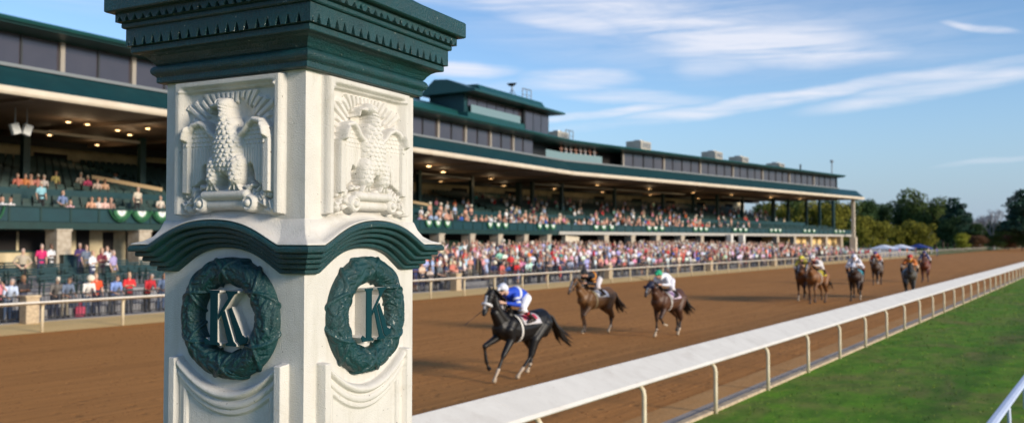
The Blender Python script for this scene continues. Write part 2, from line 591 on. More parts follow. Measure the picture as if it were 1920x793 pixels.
def grass_blades():
    n = 30000
    u = rng.uniform(0, 1, n)
    t = 4 + 66 * u ** 1.5
    a = rng.uniform(-22, 6.0, n)
    keep = (a > -.95 * t + 4)
    t, a = t[keep], a[keep]; n = len(t)
    p = t[:, None] * DV + a[:, None] * NV
    h = rng.uniform(.010, .032, n) * (1 + t / 60); wd = .006 * (1 + t / 14)
    an = rng.uniform(0, 6.3, n); lean = rng.uniform(-.03, .03, (n, 2))
    v = np.zeros((n, 3, 3))
    dx = np.cos(an) * wd; dy = np.sin(an) * wd
    v[:, 0] = np.stack([p[:, 0] - dx, p[:, 1] - dy, np.full(n, -.006)], 1)
    v[:, 1] = np.stack([p[:, 0] + dx, p[:, 1] + dy, np.full(n, -.006)], 1)
    v[:, 2] = np.stack([p[:, 0] + lean[:, 0], p[:, 1] + lean[:, 1], h], 1)
    me = bpy.data.meshes.new('grass'); me.from_pydata(v.reshape(-1, 3).tolist(), [], np.arange(3 * n).reshape(-1, 3).tolist())
    m = mat('grass_blade', (.105, .205, .018), .7, col2=(.16, .17, .035), vscale=.40, spec=.2)
    me.materials.append(m)
    o = bpy.data.objects.new('grass', me); C.objects.link(o)
    tag(o, 'short mown green turf with worn brown patches inside the white rail', 'grass', kind='stuff')
grass_blades()

# ------------------------------------------------------------------ rails
def build_rail(name, t0, t1, step, cover, post, mats, label, th=None, maxn=100, seams=False):
    """cover: closed section in (a,z); post: list of (a,z) centre line"""
    if th is None: WW = W
    else:
        d = Vector((math.sin(th), math.cos(th), 0)); nn = Vector((-math.cos(th), math.sin(th), 0))
        WW = lambda t, a, z=0: d * t + nn * a + Vector((0, 0, z))
    root = empty(name, WW(t0, cover[0][0], 0))
    tag(root, label, 'rail')
    off = Vector(root.location)
    mb = MB()
    ts = list(np.arange(t0, t1, step)) + [t1]
    st = []
    for t in ts:
        if seams:
            st.append(lambda p, t=t: WW(t - .006, p[0], p[1]) - off)
            st.append(lambda p, t=t: WW(t, p[0] * .9993 + cover[0][0] * .0007, p[1] - .004) - off)
            st.append(lambda p, t=t: WW(t + .006, p[0], p[1]) - off)
        else: st.append(lambda p, t=t: WW(t, p[0], p[1]) - off)
    mb.sweep(cover, st)
    mb.build('top_rail', mats[0], root)
    pm = None; extra = MB(); k = 0
    for t in np.arange(t0 + .4, t1, step):
        if pm is None:
            b = MB(); o0 = WW(t, 0, 0)
            b.tube([WW(t, a, z) - o0 for a, z in post[0]], post[1], 10)
            pm = b.build('post', mats[1], root, smooth=True); pm.location = o0 - off
            k += 1
        elif k < maxn:
            c = pm.copy(); C.objects.link(c); c.parent = root; c.location = WW(t, 0, 0) - off; k += 1
        else:
            extra.tube([WW(t, a, z) - off for a, z in post[0]], post[1], 6)
    if extra.v: tag(extra.build('far_posts', mats[1], root), kind='stuff')
    return root


TPH = 18.6 - 3.0 * 7 - .4
goose = [(6.02, -.05), (6.02, .45), (6.02, .74), (6.035, .82), (6.075, .875), (6.13, .905), (6.21, .935)]
build_rail('inner_rail', TPH, 330, 3.0,
           [(6.00, .925), (6.02, .905), (6.10, .945), (6.53, 1.125), (6.565, 1.15), (6.565, 1.172), (6.53, 1.180), (6.04, .965)],
           (goose, .038), (M['rail_white'], M['post_cream']),
           'broad white running rail along the turf edge of the dirt track, on curved cream posts', seams=True)
ogoose = [(30.42, -.05), (30.42, .75), (30.40, .90), (30.33, 1.0), (30.24, 1.02)]
build_rail('outer_rail', t_of(82.7, 30.4) - 9 - .4, 560, 3.0,
           [(30.42, .98), (30.42, .945), (30.28, .985), (30.02, 1.03), (30.02, 1.075), (30.08, 1.085)],
           (ogoose, .055), (M['rail_white'], M['post_cream']),
           'long white running rail on tan sand between the dirt track and the crowd')
build_rail('turf_rail', -2, 70, 2.6,
           [(1.655, .425), (1.64, .455), (1.655, .48), (1.70, .50), (1.755, .50), (1.78, .475), (1.765, .445), (1.70, .42)],
           ([(1.67, -.05), (1.67, .2), (1.675, .40), (1.69, .45)], .030), (M['cool_white'], M['cool_white']),
           'low bluish white turf course rail crossing the lower right corner of the grass', th=R(34.85))


def picket():
    root = tag(empty('crowd_fence', W(0, 34.5, 0)), 'thin black picket fence with tan piers the spectators lean on behind the outer rail', 'fence')
    off = Vector(root.location)
    mb = MB()
    M4 = Matrix.Rotation(-TH, 4, 'Z')
    for z in (.15, 1.0):
        mb.sweep([(34.48, z - .02), (34.48, z + .02), (34.52, z + .02), (34.52, z - .02)], [lambda p, t=t: W(t, p[0], p[1]) - off for t in (-12, 205)])
    for t in np.arange(-2, 120, .14):
        mb.box(W(t, 34.5, .57) - off, (.018, .018, .82))
    mb.build('pickets', M['black'], root)
    pb = MB(); pb.box((0, 0, .5), (.5, .5, 1.0), bev=.02); pb.box((0, 0, 1.03), (.6, .6, .08), bev=.02)
    p0 = None
    for x in (58, 855, 1140, 1330, 1450):
        t = t_of(x, 34.0)
        if p0 is None:
            p0 = pb.build('pier', M['curb'], root); c = p0
        else:
            c = p0.copy(); C.objects.link(c); c.parent = root
        c.location = W(t, 34.0, 0) - off; c.rotation_euler = (0, 0, -TH)
picket()

# ------------------------------------------------------------------ grandstand
FA = [np.array([-25., 38.4]), np.array([79., 45.5]), np.array([153.4, 33.4])]
sA = (FA[1] - FA[0]) / np.linalg.norm(FA[1] - FA[0]); sB = (FA[2] - FA[1]) / np.linalg.norm(FA[2] - FA[1])
nA = np.array([-sA[1], sA[0]]); nB = np.array([-sB[1], sB[0]])      # away from the track
LA, LB = np.linalg.norm(FA[1] - FA[0]), np.linalg.norm(FA[2] - FA[1])
bis = (nA + nB); bis /= np.linalg.norm(bis); mit = 1 / (bis @ nA)


def fp(s, o):
    """arclength s along the front, o metres behind it -> (t, a)"""
    if abs(s - LA) < 1e-6: return FA[1] + bis * mit * o
    if s < LA: return FA[0] + sA * s + nA * o
    return FA[1] + sB * (s - LA) + nB * o


def fw(s, o, z):
    q = fp(s, o); return W(q[0], q[1], z)


def s_of(px, o):
    """arclength where the line o metres behind the front crosses picture column px"""
    lo, hi = 0, LA + LB + 10
    def X(s):
        p = fw(s, o, 0); return 960 + F * p.x / p.y
    for _ in range(50):
        m = (lo + hi) / 2
        if X(m) < px: lo = m
        else: hi = m
    return lo


SE = LA + LB
gs = tag(empty('grandstand', fw(LA, 3, 1.3)), 'long dark green grandstand with cream fascia, deep roof and smoked glass upper storey', 'grandstand')
GO = Vector(gs.location)


def band(name, sec, m, s0=0, s1=None, parent=None, off=None):
    s1 = SE if s1 is None else s1
    off = GO if off is None else off
    ss = [s0] + ([LA] if s0 < LA < s1 else []) + [s1]
    if len(ss) == 2: pass
    mb = MB()
    st = []
    for s in ss: st.append(lambda p, s=s: fw(s, p[0], p[1]) - off)
    mb.sweep(sec, st)
    return mb.build(name, m, gs if parent is None else parent)


def rect(o0, o1, z0, z1): return [(o0, z0), (o1, z0), (o1, z1), (o0, z1)]


band('fascia', [(0, 9.81), (.35, 9.81), (.35, 10.18), (.0, 10.18), (-.06, 10.10), (-.06, 9.92)], M['fascia'])
band('canopy', [(.02, 10.18), (.35, 10.0), (6, 10.6), (6, 11.2), (1.45, 11.32), (1.3, 11.28)], M['stand_green'], s1=SE)
band('ceiling', [(.35, 9.85), (.35, 9.99), (24, 10.5), (24, 10.3)], M['ceiling'])
UE = s_of(1572, 1.5)
band('window_ledge', rect(1.25, 1.75, 11.32, 11.48), M['ledge'], s1=UE)
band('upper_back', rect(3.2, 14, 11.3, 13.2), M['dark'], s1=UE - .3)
band('upper_roof', [(.15, 13.12), (.9, 13.05), (1.5, 13.0), (14, 13.1), (14, 15.2), (4.5, 14.1), (.35, 13.42), (.15, 13.40)], M['roof_green'], s1=s_of(1584, .2))
band('gutter', [(-.02, 13.20), (.14, 13.16), (.14, 13.38), (-.02, 13.40), (-.07, 13.3)], M['roof_green'], s1=s_of(1585, .1))
# upper storey windows: two or four panes between pale posts
TER0, TER1 = s_of(1022, 1.6), s_of(1128, 1.6)
s = 0.; k = 0
bay = 4.1
starts = []
while s < UE - 1:
    starts.append(s); s += bay
for bi, s in enumerate(starts):
    if s + bay > TER0 and s < TER1 + .2:
        continue
    e = min(s + bay, UE)
    mid = (s + e) / 2
    if s < LA < e: continue
    for (p0, p1) in ((s + .12, mid - .05), (mid + .05, e - .12)):
        wn = MB()
        c0, c1 = fw(p0, 1.6, 11.48), fw(p1, 1.6, 11.48)
        wn.add([fw(p0, 1.6, 11.5) - GO, fw(p1, 1.6, 11.5) - GO, fw(p1, 1.6, 12.99) - GO, fw(p0, 1.6, 12.99) - GO,
                fw(p0, 1.66, 11.5) - GO, fw(p1, 1.66, 11.5) - GO, fw(p1, 1.66, 12.99) - GO, fw(p0, 1.66, 12.99) - GO],
               [(0, 1, 2, 3), (7, 6, 5, 4), (0, 4, 5, 1), (3, 2, 6, 7), (0, 3, 7, 4), (1, 5, 6, 2)])
        wn.build('window', M['glass'], gs)
    for q, wd, dp in ((s, .24, .32), (mid, .10, .14)):
        if s > LA and bi % 2 and q == s: wd, dp, mm = .12, .16, M['mullion']
        else: mm = M['pale_post'] if (q == s) else M['mullion']
        pb = MB(); sec = rect(1.6 - dp / 2, 1.6 + dp / 2 - .09, 11.48, 13.0)
        pb.sweep(sec, [lambda p, s=x: fw(s, p[0], p[1]) - GO for x in (q - wd / 2, q + wd / 2)])
        pb.build('mullion', mm, gs)
band('end_wall', rect(1.6, 14, 11.3, 13.1), M['mullion'], s0=UE - .12, s1=UE)
# open terrace in the upper storey
band('terrace_floor', rect(1.5, 3.2, 11.3, 11.46), M['ledge'], s0=TER0, s1=TER1)
band('terrace_balustrade', rect(1.5, 1.54, 11.5, 12.25), M['clear_glass'], s0=TER0, s1=TER1)
band('terrace_wall', rect(3.0, 3.15, 11.46, 13.0), M['mullion'], s0=TER0, s1=TER1)

# balcony and tiers
BE = s_of(1602, 3.0)
band('balcony_panel', rect(3.0, 3.10, 4.08, 4.80), M['stand_green'], s1=BE)
band('balcony_cap', rect(2.92, 3.16, 4.80, 4.86), M['deep_green'], s1=BE)
band('balcony_beam', rect(2.93, 3.4, 3.70, 4.06), M['deep_green'], s1=LA + 1)
band('balcony_beam', rect(2.85, 3.4, 3.74, 4.06), M['beam_grey'], s0=LA + 1, s1=BE)
rib_s = [x for x in np.arange(20, BE, 1.62) if not (330 < 960 + F * fw(x, 3, 4).x / fw(x, 3, 4).y < 740)]
for s in rib_s[:98]:
    ribs = MB(); ribs.sweep(rect(2.96, 3.0, 4.08, 4.80), [lambda p, s=x: fw(s, p[0], p[1]) - GO for x in (s - .05, s + .05)])
    ribs.build('panel_rib', M['deep_green'], gs)
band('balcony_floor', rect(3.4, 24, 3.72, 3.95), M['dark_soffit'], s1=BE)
# front boxes
tier = [(3.1, 3.95)]
z = 3.95; o = 3.1
for i in range(4):
    tier += [(o, z), (o + .95, z), (o + .95, z + .27)]; o += .95; z += .27
tier += [(6.98, z), (6.98, 3.9)]
band('front_tier', tier, M['concrete'], s1=BE)
band('tier_wall', rect(7.0, 7.12, 5.0, 5.98), M['stand_green'], s1=s_of(1510, 7))
tier = [(7.12, 5.2)]
z = 5.2; o = 8.3
rows2 = []
TIE = s_of(1475, 12)
for i in range(15):
    tier += [(o, z), (o, z + .21)]; z += .21; rows2.append((o + .45, z)); o += .92
tier += [(o, z), (o, 4.0), (7.12, 4.0)]
band('rear_tier', tier, M['deep_green'], s1=TIE)
WE = s_of(1405, 22)
band('rear_wall', rect(23, 23.3, 7.6, 10.25), M['cream_wall'], s1=WE)
for s in np.arange(4, WE - 5, 9.5):
    rw = MB(); rw.sweep(rect(22.9, 23.0, 7.9, 9.6), [lambda p, s=x: fw(s, p[0], p[1]) - GO for x in (s, s + 2.6)])
    rw.build('rear_opening', M['dark'], gs)
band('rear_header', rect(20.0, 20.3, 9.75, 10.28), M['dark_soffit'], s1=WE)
# columns of the upper deck
for px in (45, 264, 500, 640, 785, 884, 973, 998, 1053, 1152, 1243, 1300, 1345, 1392, 1450, 1478, 1512, 1537, 1562, 1584):
    off_ = 11.5 if px not in (973, 1243, 1300, 1537) else 13.5
    if px > 1440: off_ = 9.5
    s = s_of(px, off_)
    wd = .42 if px not in (973, 1450, 1510) else .6
    b = MB(); b.box((0, 0, 0), (wd, wd, 5.6 if px < 1470 else 6.1), bev=.03)
    o = b.build('column', M['deep_green'] if px != 1053 else M['stand_green'], gs)
    o.location = fw(s, off_, 7.2) - GO; o.rotation_euler = (0, 0, -TH)
for x0, x1 in ((20, 262), (430, 640), (782, 883), (1000, 1284), (1355, 1470)):
    band('ceiling_beam', rect(11.4, 11.62, 9.62, 9.78), M['beam_grey'], s0=s_of(x0, 11.5), s1=s_of(x1, 11.5))
    k_ = MB(); sv = s_of(x0, 11.5)
b = MB(); s = s_of(1600, 1.5); b.box((0, 0, 0), (.5, .5, 8.3), bev=.03); b.box((0, 0, -3.2), (.95, .95, 2.4), bev=.04)
o = b.build('corner_column', M['fascia'], gs); o.location = fw(s, 1.5, 5.65) - GO; o.rotation_euler = (0, 0, -TH)
for s_ in np.arange(6, SE, 8.2):    # cross beams of the soffit
    b = MB(); b.sweep(rect(s_ - .12, s_ + .12, 9.72, 9.95), [lambda p, oo=oo: fw(p[0], oo, p[1] + (oo - .35) * .013) - GO for oo in (.4, 20)])
    b.build('soffit_beam', M['ceiling'], gs)

# ground storey: stone piers, rear wall with doors and windows
base_z = lambda o_, s: 1.3
col0 = None
for px in (-60, 110, 262, 400, 520, 620, 720, 819.5, 878, 930.5, 979, 1023.6, 1131, 1181, 1228, 1274, 1312, 1366, 1454, 1486, 1517, 1545.6, 1574):
    s = s_of(px, 3.38)
    if col0 is None:
        b = MB(); b.box((0, 0, 0), (1.0, .8, 2.75), bev=.03); b.box((0, 0, 1.42), (1.08, .88, .1), bev=.015)
        col0 = b.build('stone_pier', M['stone'], gs); o = col0
    else:
        o = col0.copy(); C.objects.link(o); o.parent = gs
    o.location = fw(s, 3.38, 2.25) - GO
    o.rotation_euler = (0, 0, -TH - (math.atan2(.068, 1) * -1 if s < LA else .16))
    if px > 1300: o.scale = (.8, .8, 1)
for px, w_ in ((1071, 2.9),):
    s = s_of(px, 3.6); b = MB(); b.box((0, 0, 0), (.5, w_, 2.8), bev=.03)
    o = b.build('wide_pier', M['fascia'], gs); o.location = fw(s, 3.7, 2.3) - GO; o.rotation_euler = (0, 0, -TH)
for px in (1368, 1391):     # white columns of the entrance
    s = s_of(px, 2.4); b = MB(); b.box((0, 0, 0), (.7, .7, 3.2), bev=.03)
    o = b.build('entrance_column', M['rail_white'], gs); o.location = fw(s, 2.4, 2.3) - GO; o.rotation_euler = (0, 0, -TH)
band('ground_wall', rect(5.6, 5.9, 1.0, 3.71), M['cream_wall'], s1=s_of(420, 5.6))
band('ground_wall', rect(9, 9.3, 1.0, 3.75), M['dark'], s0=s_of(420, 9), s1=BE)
for x0, x1, z0, z1, nm in ((-40, 30, 2.6, 3.6, 'window'), (36, 86, 2.6, 3.6, 'window'), (143, 167, 1.3, 3.7, 'door'), (193, 212, 1.3, 3.6, 'door'), (236, 246, 1.3, 3.7, 'door'), (285, 330, 2.2, 3.6, 'window'), (350, 390, 1.3, 3.6, 'door')):
    band(nm, rect(5.54, 5.6, z0, z1), M['dark'], s0=s_of(x0, 5.6), s1=s_of(x1, 5.6))
    if nm == 'window':
        band('window_frame', rect(5.50, 5.54, z1, z1 + .08), M['deep_green'], s0=s_of(x0, 5.6) - .08, s1=s_of(x1, 5.6) + .08)
        band('window_frame', rect(5.50, 5.54, z0 - .08, z0), M['deep_green'], s0=s_of(x0, 5.6) - .08, s1=s_of(x1, 5.6) + .08)
for px in (845, 890, 960):   # pale notice windows at the back of the undercroft
    band('window', rect(8.9, 9.0, 2.4, 3.1), M['bunt_mint'], s0=s_of(px - 14, 9), s1=s_of(px + 14, 9))
band('far_end_wall', rect(4.6, 12, 1.0, 3.72), M['sand'], s0=s_of(1440, 8), s1=BE - 1)
# aisles up the rear tier, pale timber rails beside them
for px, wz in ((292, 0), (800, 0)):
    s = s_of(px, 8)
    b = MB()
    b.sweep(rect(-.06, .06, 0, .22), [lambda p, k=k: fw(s - k * 2.6 + p[0], 7.5 + k * 3.2, 6.25 + k * .75 + p[1]) - GO for k in (0, 1.0)])
    b.build('aisle_rail', M['wood'], gs)

# press box above the roof
pb = tag(empty('press_box', fw(s_of(877, 1.8), 1.8, 13.4)), 'dark green glazed press box with overhanging roof on top of the grandstand', 'press box')
PO = Vector(pb.location)
ps0, ps1 = s_of(877, 1.9), s_of(1029, 1.9)
kw = dict(parent=pb, off=PO)
band('wall', rect(1.9, 6.0, 13.3, 14.35), M['roof_green'], s0=ps0, s1=ps1, **kw)
band('wall_band', rect(2.3, 6.0, 14.35, 15.95), M['stand_green'], s0=ps0, s1=ps1, **kw)
band('balustrade', rect(1.95, 2.0, 14.35, 15.05), M['clear_glass'], s0=ps0 + .6, s1=ps0 + (ps1 - ps0) * .62, **kw)
npn = 9
for i in range(npn):
    a0 = ps0 + .5 + (ps1 - ps0 - .6) * i / npn; a1 = ps0 + .5 + (ps1 - ps0 - .6) * (i + 1) / npn - .14
    zz0 = 14.9 if i < 6 else 13.75
    band('window', rect(2.22 if i < 6 else 1.84, 2.3 if i < 6 else 1.9, zz0, 15.8), M['glass'], s0=a0, s1=a1, **kw)
band('bay_wall', rect(1.9, 2.3, 14.35, 15.9), M['mullion'], s0=ps0 + (ps1 - ps0) * .66, s1=ps1, **kw)
band('eave', [(.6, 15.95), (6.5, 15.95), (6.5, 16.3), (.9, 16.25), (.6, 16.12)], M['roof_green'], s0=ps0 - .9, s1=ps1 + 1.2, **kw)
band('parapet', [(1.9, 16.25), (6.2, 16.3), (6.2, 17.3), (2.6, 17.2)], M['roof_green'], s0=ps0 + 2.6, s1=ps1 - .2, **kw)
band('hip_roof', [(1.2, 16.25), (6.3, 16.28), (5, 17.3), (3.6, 17.2)], M['roof_green'], s0=ps0 - .7, s1=ps0 + 3.4, **kw)
band('side_roof', [(2.6, 13.5), (9, 13.5), (9, 15.3), (6, 15.5), (3.0, 14.5)], M['roof_green'], s0=s_of(700, 3), s1=ps0 - .02, **kw)
band('side_roof', [(7, 15.2), (9, 15.2), (9, 16.0), (7, 16.1)], M['stand_green'], s0=s_of(740, 5), s1=ps0 - .03, **kw)
# camera mast and frames on it
def rooftop(name, label, cat, px, o, z, fn, group=None):
    s = s_of(px, o)
    e = tag(empty(name, fw(s, o, z), -TH), label, cat, group)
    fn(e); return e
def dish(e):
    b = MB(); b.tube([(0, 0, 0), (0, 0, 1.0)], .06); b.tube([(-.5, 0, .0), (0, 0, .8), (.5, 0, 0)], .04); b.build('mast', M['steel'], e)
    b = MB(); b.tube([(0, 0, 1.0), (0, -.02, 1.12), (0, -.04, 1.3)], [.1, .35, .5], 14); b.build('dish', M['black'], e)
def frame(e):
    b = MB()
    for x in (-.8, 0, .8): b.tube([(0, x, 0), (0, x, 1.2)], .05)
    b.tube([(0, -.8, 1.2), (0, .8, 1.2)], .05); b.tube([(0, -.8, .6), (0, .8, .6)], .03); b.build('frame', M['steel'], e)
def acunit(w_, d, h):
    def f_(e):
        b = MB(); b.box((0, 0, h / 2), (d, w_, h), bev=.05); b.build('casing', M['unit'], e)
        b = MB()
        for k in range(5): b.box((d / 2 + .02, -w_ * .35 + k * w_ * .175, h * .5), (.03, w_ * .1, h * .6))
        b.build('louvres', M['steel'], e)
        b = MB(); b.tube([(0, 0, h), (0, 0, h + .18)], min(w_, d) * .3, 16); b.build('fan_cowl', M['steel'], e)
    return f_
rooftop('satellite_dish', 'dark dish on a short mast on top of the press box roof', 'satellite dish', 960, 3.4, 17.2, dish)
rooftop('roof_frame', 'small steel frame standing at the right end of the press box roof', 'metal frame', 988, 3.4, 17.15, frame)
rooftop('roof_frame', 'long pale steel railing frame on the main roof right of the press box', 'metal frame', 1068, 4.0, 13.9, frame)
rooftop('air_unit', 'low cream rooftop unit beside the steel railing frame', 'air unit', 1045, 5.0, 14.0, acunit(2.2, 1.6, .9), 'rooftop air units')
rooftop('air_unit', 'square cream rooftop unit, nearest the press box of those on the right wing', 'air unit', 1198, 3.5, 13.8, acunit(2.7, 2.0, 1.0), 'rooftop air units')
rooftop('air_unit', 'second square cream rooftop unit along the right wing', 'air unit', 1336, 3.5, 13.8, acunit(2.6, 2.0, 1.0), 'rooftop air units')
rooftop('air_unit', 'flatter cream rooftop unit beyond the square ones', 'air unit', 1386, 3.5, 13.8, acunit(2.5, 2, .8), 'rooftop air units')
rooftop('air_unit', 'very low grey unit near the far end of the roof', 'air unit', 1455, 3.5, 13.9, acunit(2.6, 2, .5), 'rooftop air units')
rooftop('roof_vent', 'pale domed vent rising behind the press box at its left', 'roof vent', 838, 7.5, 16.0, lambda e: MB().box((0, 0, .45), (2.0, 3.2, .9), bev=.3).build('hood', M['unit'], e))
def mast(e):
    b = MB(); b.tube([(0, 0, 0), (0, 0, 2.2)], .09); b.build('pole', M['steel'], e)
    b = MB(); b.box((0, 0, 2.3), (.3, .9, .4), bev=.05); b.build('floodlight', M['steel'], e)
rooftop('lamp_mast', 'slim floodlight mast at the far end of the grandstand roof', 'mast', 1561, 1.5, 13.3, mast)
rooftop('roof_finial', 'short dark vent pipe on the far part of the roof', 'vent pipe', 1502, 1.5, 13.4, lambda e: MB().tube([(0, 0, 0), (0, 0, .9), (0, 0, 1.0)], [.12, .12, .22]).build('pipe', M['black'], e))

# ceiling lamps
def lamp_proto():
    e = empty('ceiling_lamp')
    MB().tube([(0, 0, .05), (0, 0, 0), (0, 0, -.12)], [.12, .35, .5], 14).build('shade', M['lamp_shade'], e)
    MB().tube([(0, 0, -.125), (0, 0, -.17)], [.3, .2], 12).build('bulb', M['lamp'], e)
    return e
lp = None
LAMPS = [(125, 6.5), (161, 6.5), (218, 7.5), (241, 9), (275, 5), (90, 14), (180, 17), (804, 6), (831, 9), (925, 10), (1121, 8), (1218, 8), (1300, 9), (1372, 8), (1446, 7), (1500, 6), (850, 18), (945, 18.5), (1040, 18), (1130, 18.5), (1220, 18), (1310, 18.5)]
for i, (px, o) in enumerate(LAMPS):
    e = lp = lamp_proto() if lp is None else copy_tree(lp)
    e.location = fw(s_of(px, o), o, 9.74 + o * .012)
    if px > 840:
        for c_ in e.children:
            if c_.name.startswith('bulb'):
                c_.data = bpy.data.meshes.get('dim_bulb') or c_.data.copy()
                if c_.data.name != 'dim_bulb': c_.data.name = 'dim_bulb'; c_.data.materials[0] = M['lamp_dim']
    small = .7 if px > 700 else .42
    e.scale = (small,) * 3
    ld = bpy.data.lights.new('lamp_light', 'POINT'); ld.energy = 14 if px < 300 else 24; ld.color = (1, .72, .42); ld.shadow_soft_size = .3
    lo = bpy.data.objects.new('lamp_light', ld); C.objects.link(lo); lo.location = e.location + Vector((0, 0, -.5))
    side = 'left end of' if px < 300 else ('middle of' if px < 1250 else 'far wing of')
    dep = 'near the roof edge' if o < 7 else ('set further in' if o < 12 else 'deep at the back')
    ordn = ['first', 'second', 'third', 'fourth', 'fifth', 'sixth', 'seventh', 'eighth', 'ninth', 'tenth', 'eleventh'][min(10, sum(1 for q_ in LAMPS if q_[0] < px and (q_[0] < 300) == (px < 300) and (q_[0] < 1250) == (px < 1250)))]
    tag(e, f'ceiling lamp {dep}, {ordn} from left under {side} roof', 'ceiling lamp', 'lamps under the grandstand roof')
# pair of white speakers hanging at the left
sp = None
for px, nm in ((25, 'left one of the pair of white loudspeakers hung under the roof at the far left'), (47, 'right one of the pair of white loudspeakers hung under the roof at the far left')):
    e = tag(empty('loudspeaker', fw(s_of(px, 4), 4, 8.75), -TH), nm, 'loudspeaker', 'loudspeakers under the roof')
    b = MB(); b.box((0, 0, 0), (.3, .4, .55), Matrix.Rotation(R(18 if px < 30 else -18), 4, 'X'), bev=.04); b.build('cabinet', M['bunt_white'], e)
    MB().tube([(0, 0, .25), (0, 0, 1.1)], .03).build('bracket', M['steel'], e)

# bunting on the balcony
def bunt_proto():
    e = empty('bunting')
    def fan(r0, r1, dep, m, nm, mb=None, zz=1.0):
        b = MB(); n = 20; vs = []; fs = []
        for i in range(n + 1):
            an = math.pi * i / n
            for r in (r0, r1):
                y = math.cos(an) * r; z = -math.sin(an) * r * zz
                vs.append((-.05 - dep - (.025 if i % 2 else 0), y, z))
            for r in (r1, r0):
                y = math.cos(an) * r; z = -math.sin(an) * r * zz
                vs.append((-.02 - dep + .0, y, z))
        for i in range(n):
            a = i * 4
            for k in range(4): fs.append((a + k, a + (k + 1) % 4, a + 4 + (k + 1) % 4, a + 4 + k))
        b.add(vs, fs); return b.build(nm, m, e)
    fan(.32, .50, 0, M['bunt_green'], 'green_hem'); fan(.25, .32, .004, M['bunt_mint'], 'pale_band'); fan(.0, .25, .008, M['bunt_white'], 'white_centre', zz=1.25)
    return e
bp0 = bunt_proto(); first = True
names = ['left', 'middle', 'right']
trip = [(227, 265, 303), (804, 821, 839), (919, 934, 948), (1012, 1025, 1037), (1118, 1132, 1147), (1217, 1229, 1241), (1304, 1314, 1324), (1378, 1388, 1398), (1446, 1454, 1462), (1509, 1517, 1526), (1567, 1575, 1582)]
ordi = ['leftmost', 'second', 'third', 'fourth', 'fifth', 'sixth', 'seventh', 'eighth', 'ninth', 'tenth', 'last and farthest']
for gi, tr in enumerate(trip):
    for j, px in enumerate(tr):
        e = bp0 if first else copy_tree(bp0); first = False
        s = s_of(px, 2.9)
        dirv = (fw(s + .5, 2.9, 0) - fw(s - .5, 2.9, 0))
        e.location = fw(s, 2.92, 4.76)
        e.rotation_euler = (0, 0, math.atan2(-dirv.x, dirv.y) + math.pi)
        e.scale = (1, 1, 1) if gi == 0 else (1, .95 + gi * .03, 1.1)
        tag(e, f'{names[j]} one of the {ordi[gi]} trio of bunting fans on the balcony', 'bunting', 'bunting fans along the balcony')
# green garland between the nearest fans
for k, (x0, x1) in enumerate(((205, 246), (246, 284), (284, 322), (-20, 8))):
    b = MB(); pts = []
    s0, s1 = s_of(x0, 2.85), s_of(x1, 2.85)
    for i in range(9):
        u = i / 8
        pts.append(fw(s0 + (s1 - s0) * u, 2.86, 4.78 - .62 * math.sin(math.pi * u) ** .7))
    o0 = pts[0].copy()
    b.tube([p - o0 for p in pts], .09, 6, flat=.5); o = b.build('garland', M['bunt_green'], loc=o0)
    tag(o, ['green cloth garland swagged left of the nearest bunting fans', 'green cloth garland between the two left bunting fans', 'green cloth garland running behind the pillar edge', 'green cloth garland end at the left edge of the photo'][k], 'garland', 'green garlands on the balcony')

# ------------------------------------------------------------------ the pillar
PS = .75
PC = np.array([-.79794855, 3.4147418]); PTH = 1.09916285
dr = np.array([math.cos(PTH), math.sin(PTH)]); dl = np.array([-math.sin(PTH), math.cos(PTH)])
PCEN = PC + (dr + dl) * PS / 2
pil = tag(empty('finish_pillar', (PCEN[0], PCEN[1], 0), PTH), 'tall square white stucco pillar with green cornice, eagle reliefs and green K wreaths', 'pillar')
# local frame of the pillar: x along dr, y along dl; the two seen faces are -x (left) and -y (right)


def sst(a, b, x):
    t = np.clip((x - a) / (b - a), 0, 1); return t * t * (3 - 2 * t)


def seg_d(X, Y, a, b):
    ax, ay = a; bx, by = b
    dx, dy = bx - ax, by - ay
    t = np.clip(((X - ax) * dx + (Y - ay) * dy) / (dx * dx + dy * dy + 1e-12), 0, 1)
    return np.hypot(X - ax - t * dx, Y - ay - t * dy), t


def cap(H, X, Y, a, b, r0, r1, h, base=0., sq=1.0):
    d, t = seg_d(X, Y, a, b)
    r = r0 + (r1 - r0) * t
    q = np.clip(1 - (d / r) ** 2, 0, 1)
    return np.maximum(H, np.where(q > 0, base + h * np.sqrt(q) ** sq, -9))


def poly_sd(X, Y, P):
    P = np.array(P); inside = np.zeros(X.shape, bool); dm = np.full(X.shape, 9.)
    n = len(P)
    for i in range(n):
        a, b = P[i], P[(i + 1) % n]
        d, _ = seg_d(X, Y, a, b); dm = np.minimum(dm, d)
        c = ((a[1] > Y) != (b[1] > Y)) & (X < (b[0] - a[0]) * (Y - a[1]) / (b[1] - a[1] + 1e-12) + a[0])
        inside ^= c
    return np.where(inside, dm, -dm)


def vnoise(X, Y, sc_, seed):
    r = np.random.default_rng(seed); G = r.uniform(-1, 1, (64, 64))
    x = X / sc_ + 200; y = Y / sc_ + 200
    xi = np.floor(x).astype(int); yi = np.floor(y).astype(int); fx = x - xi; fy = y - yi
    fx = fx * fx * (3 - 2 * fx); fy = fy * fy * (3 - 2 * fy)
    g = lambda i, j: G[i % 64, j % 64]
    return (g(xi, yi) * (1 - fx) * (1 - fy) + g(xi + 1, yi) * fx * (1 - fy) + g(xi, yi + 1) * (1 - fx) * fy + g(xi + 1, yi + 1) * fx * fy)


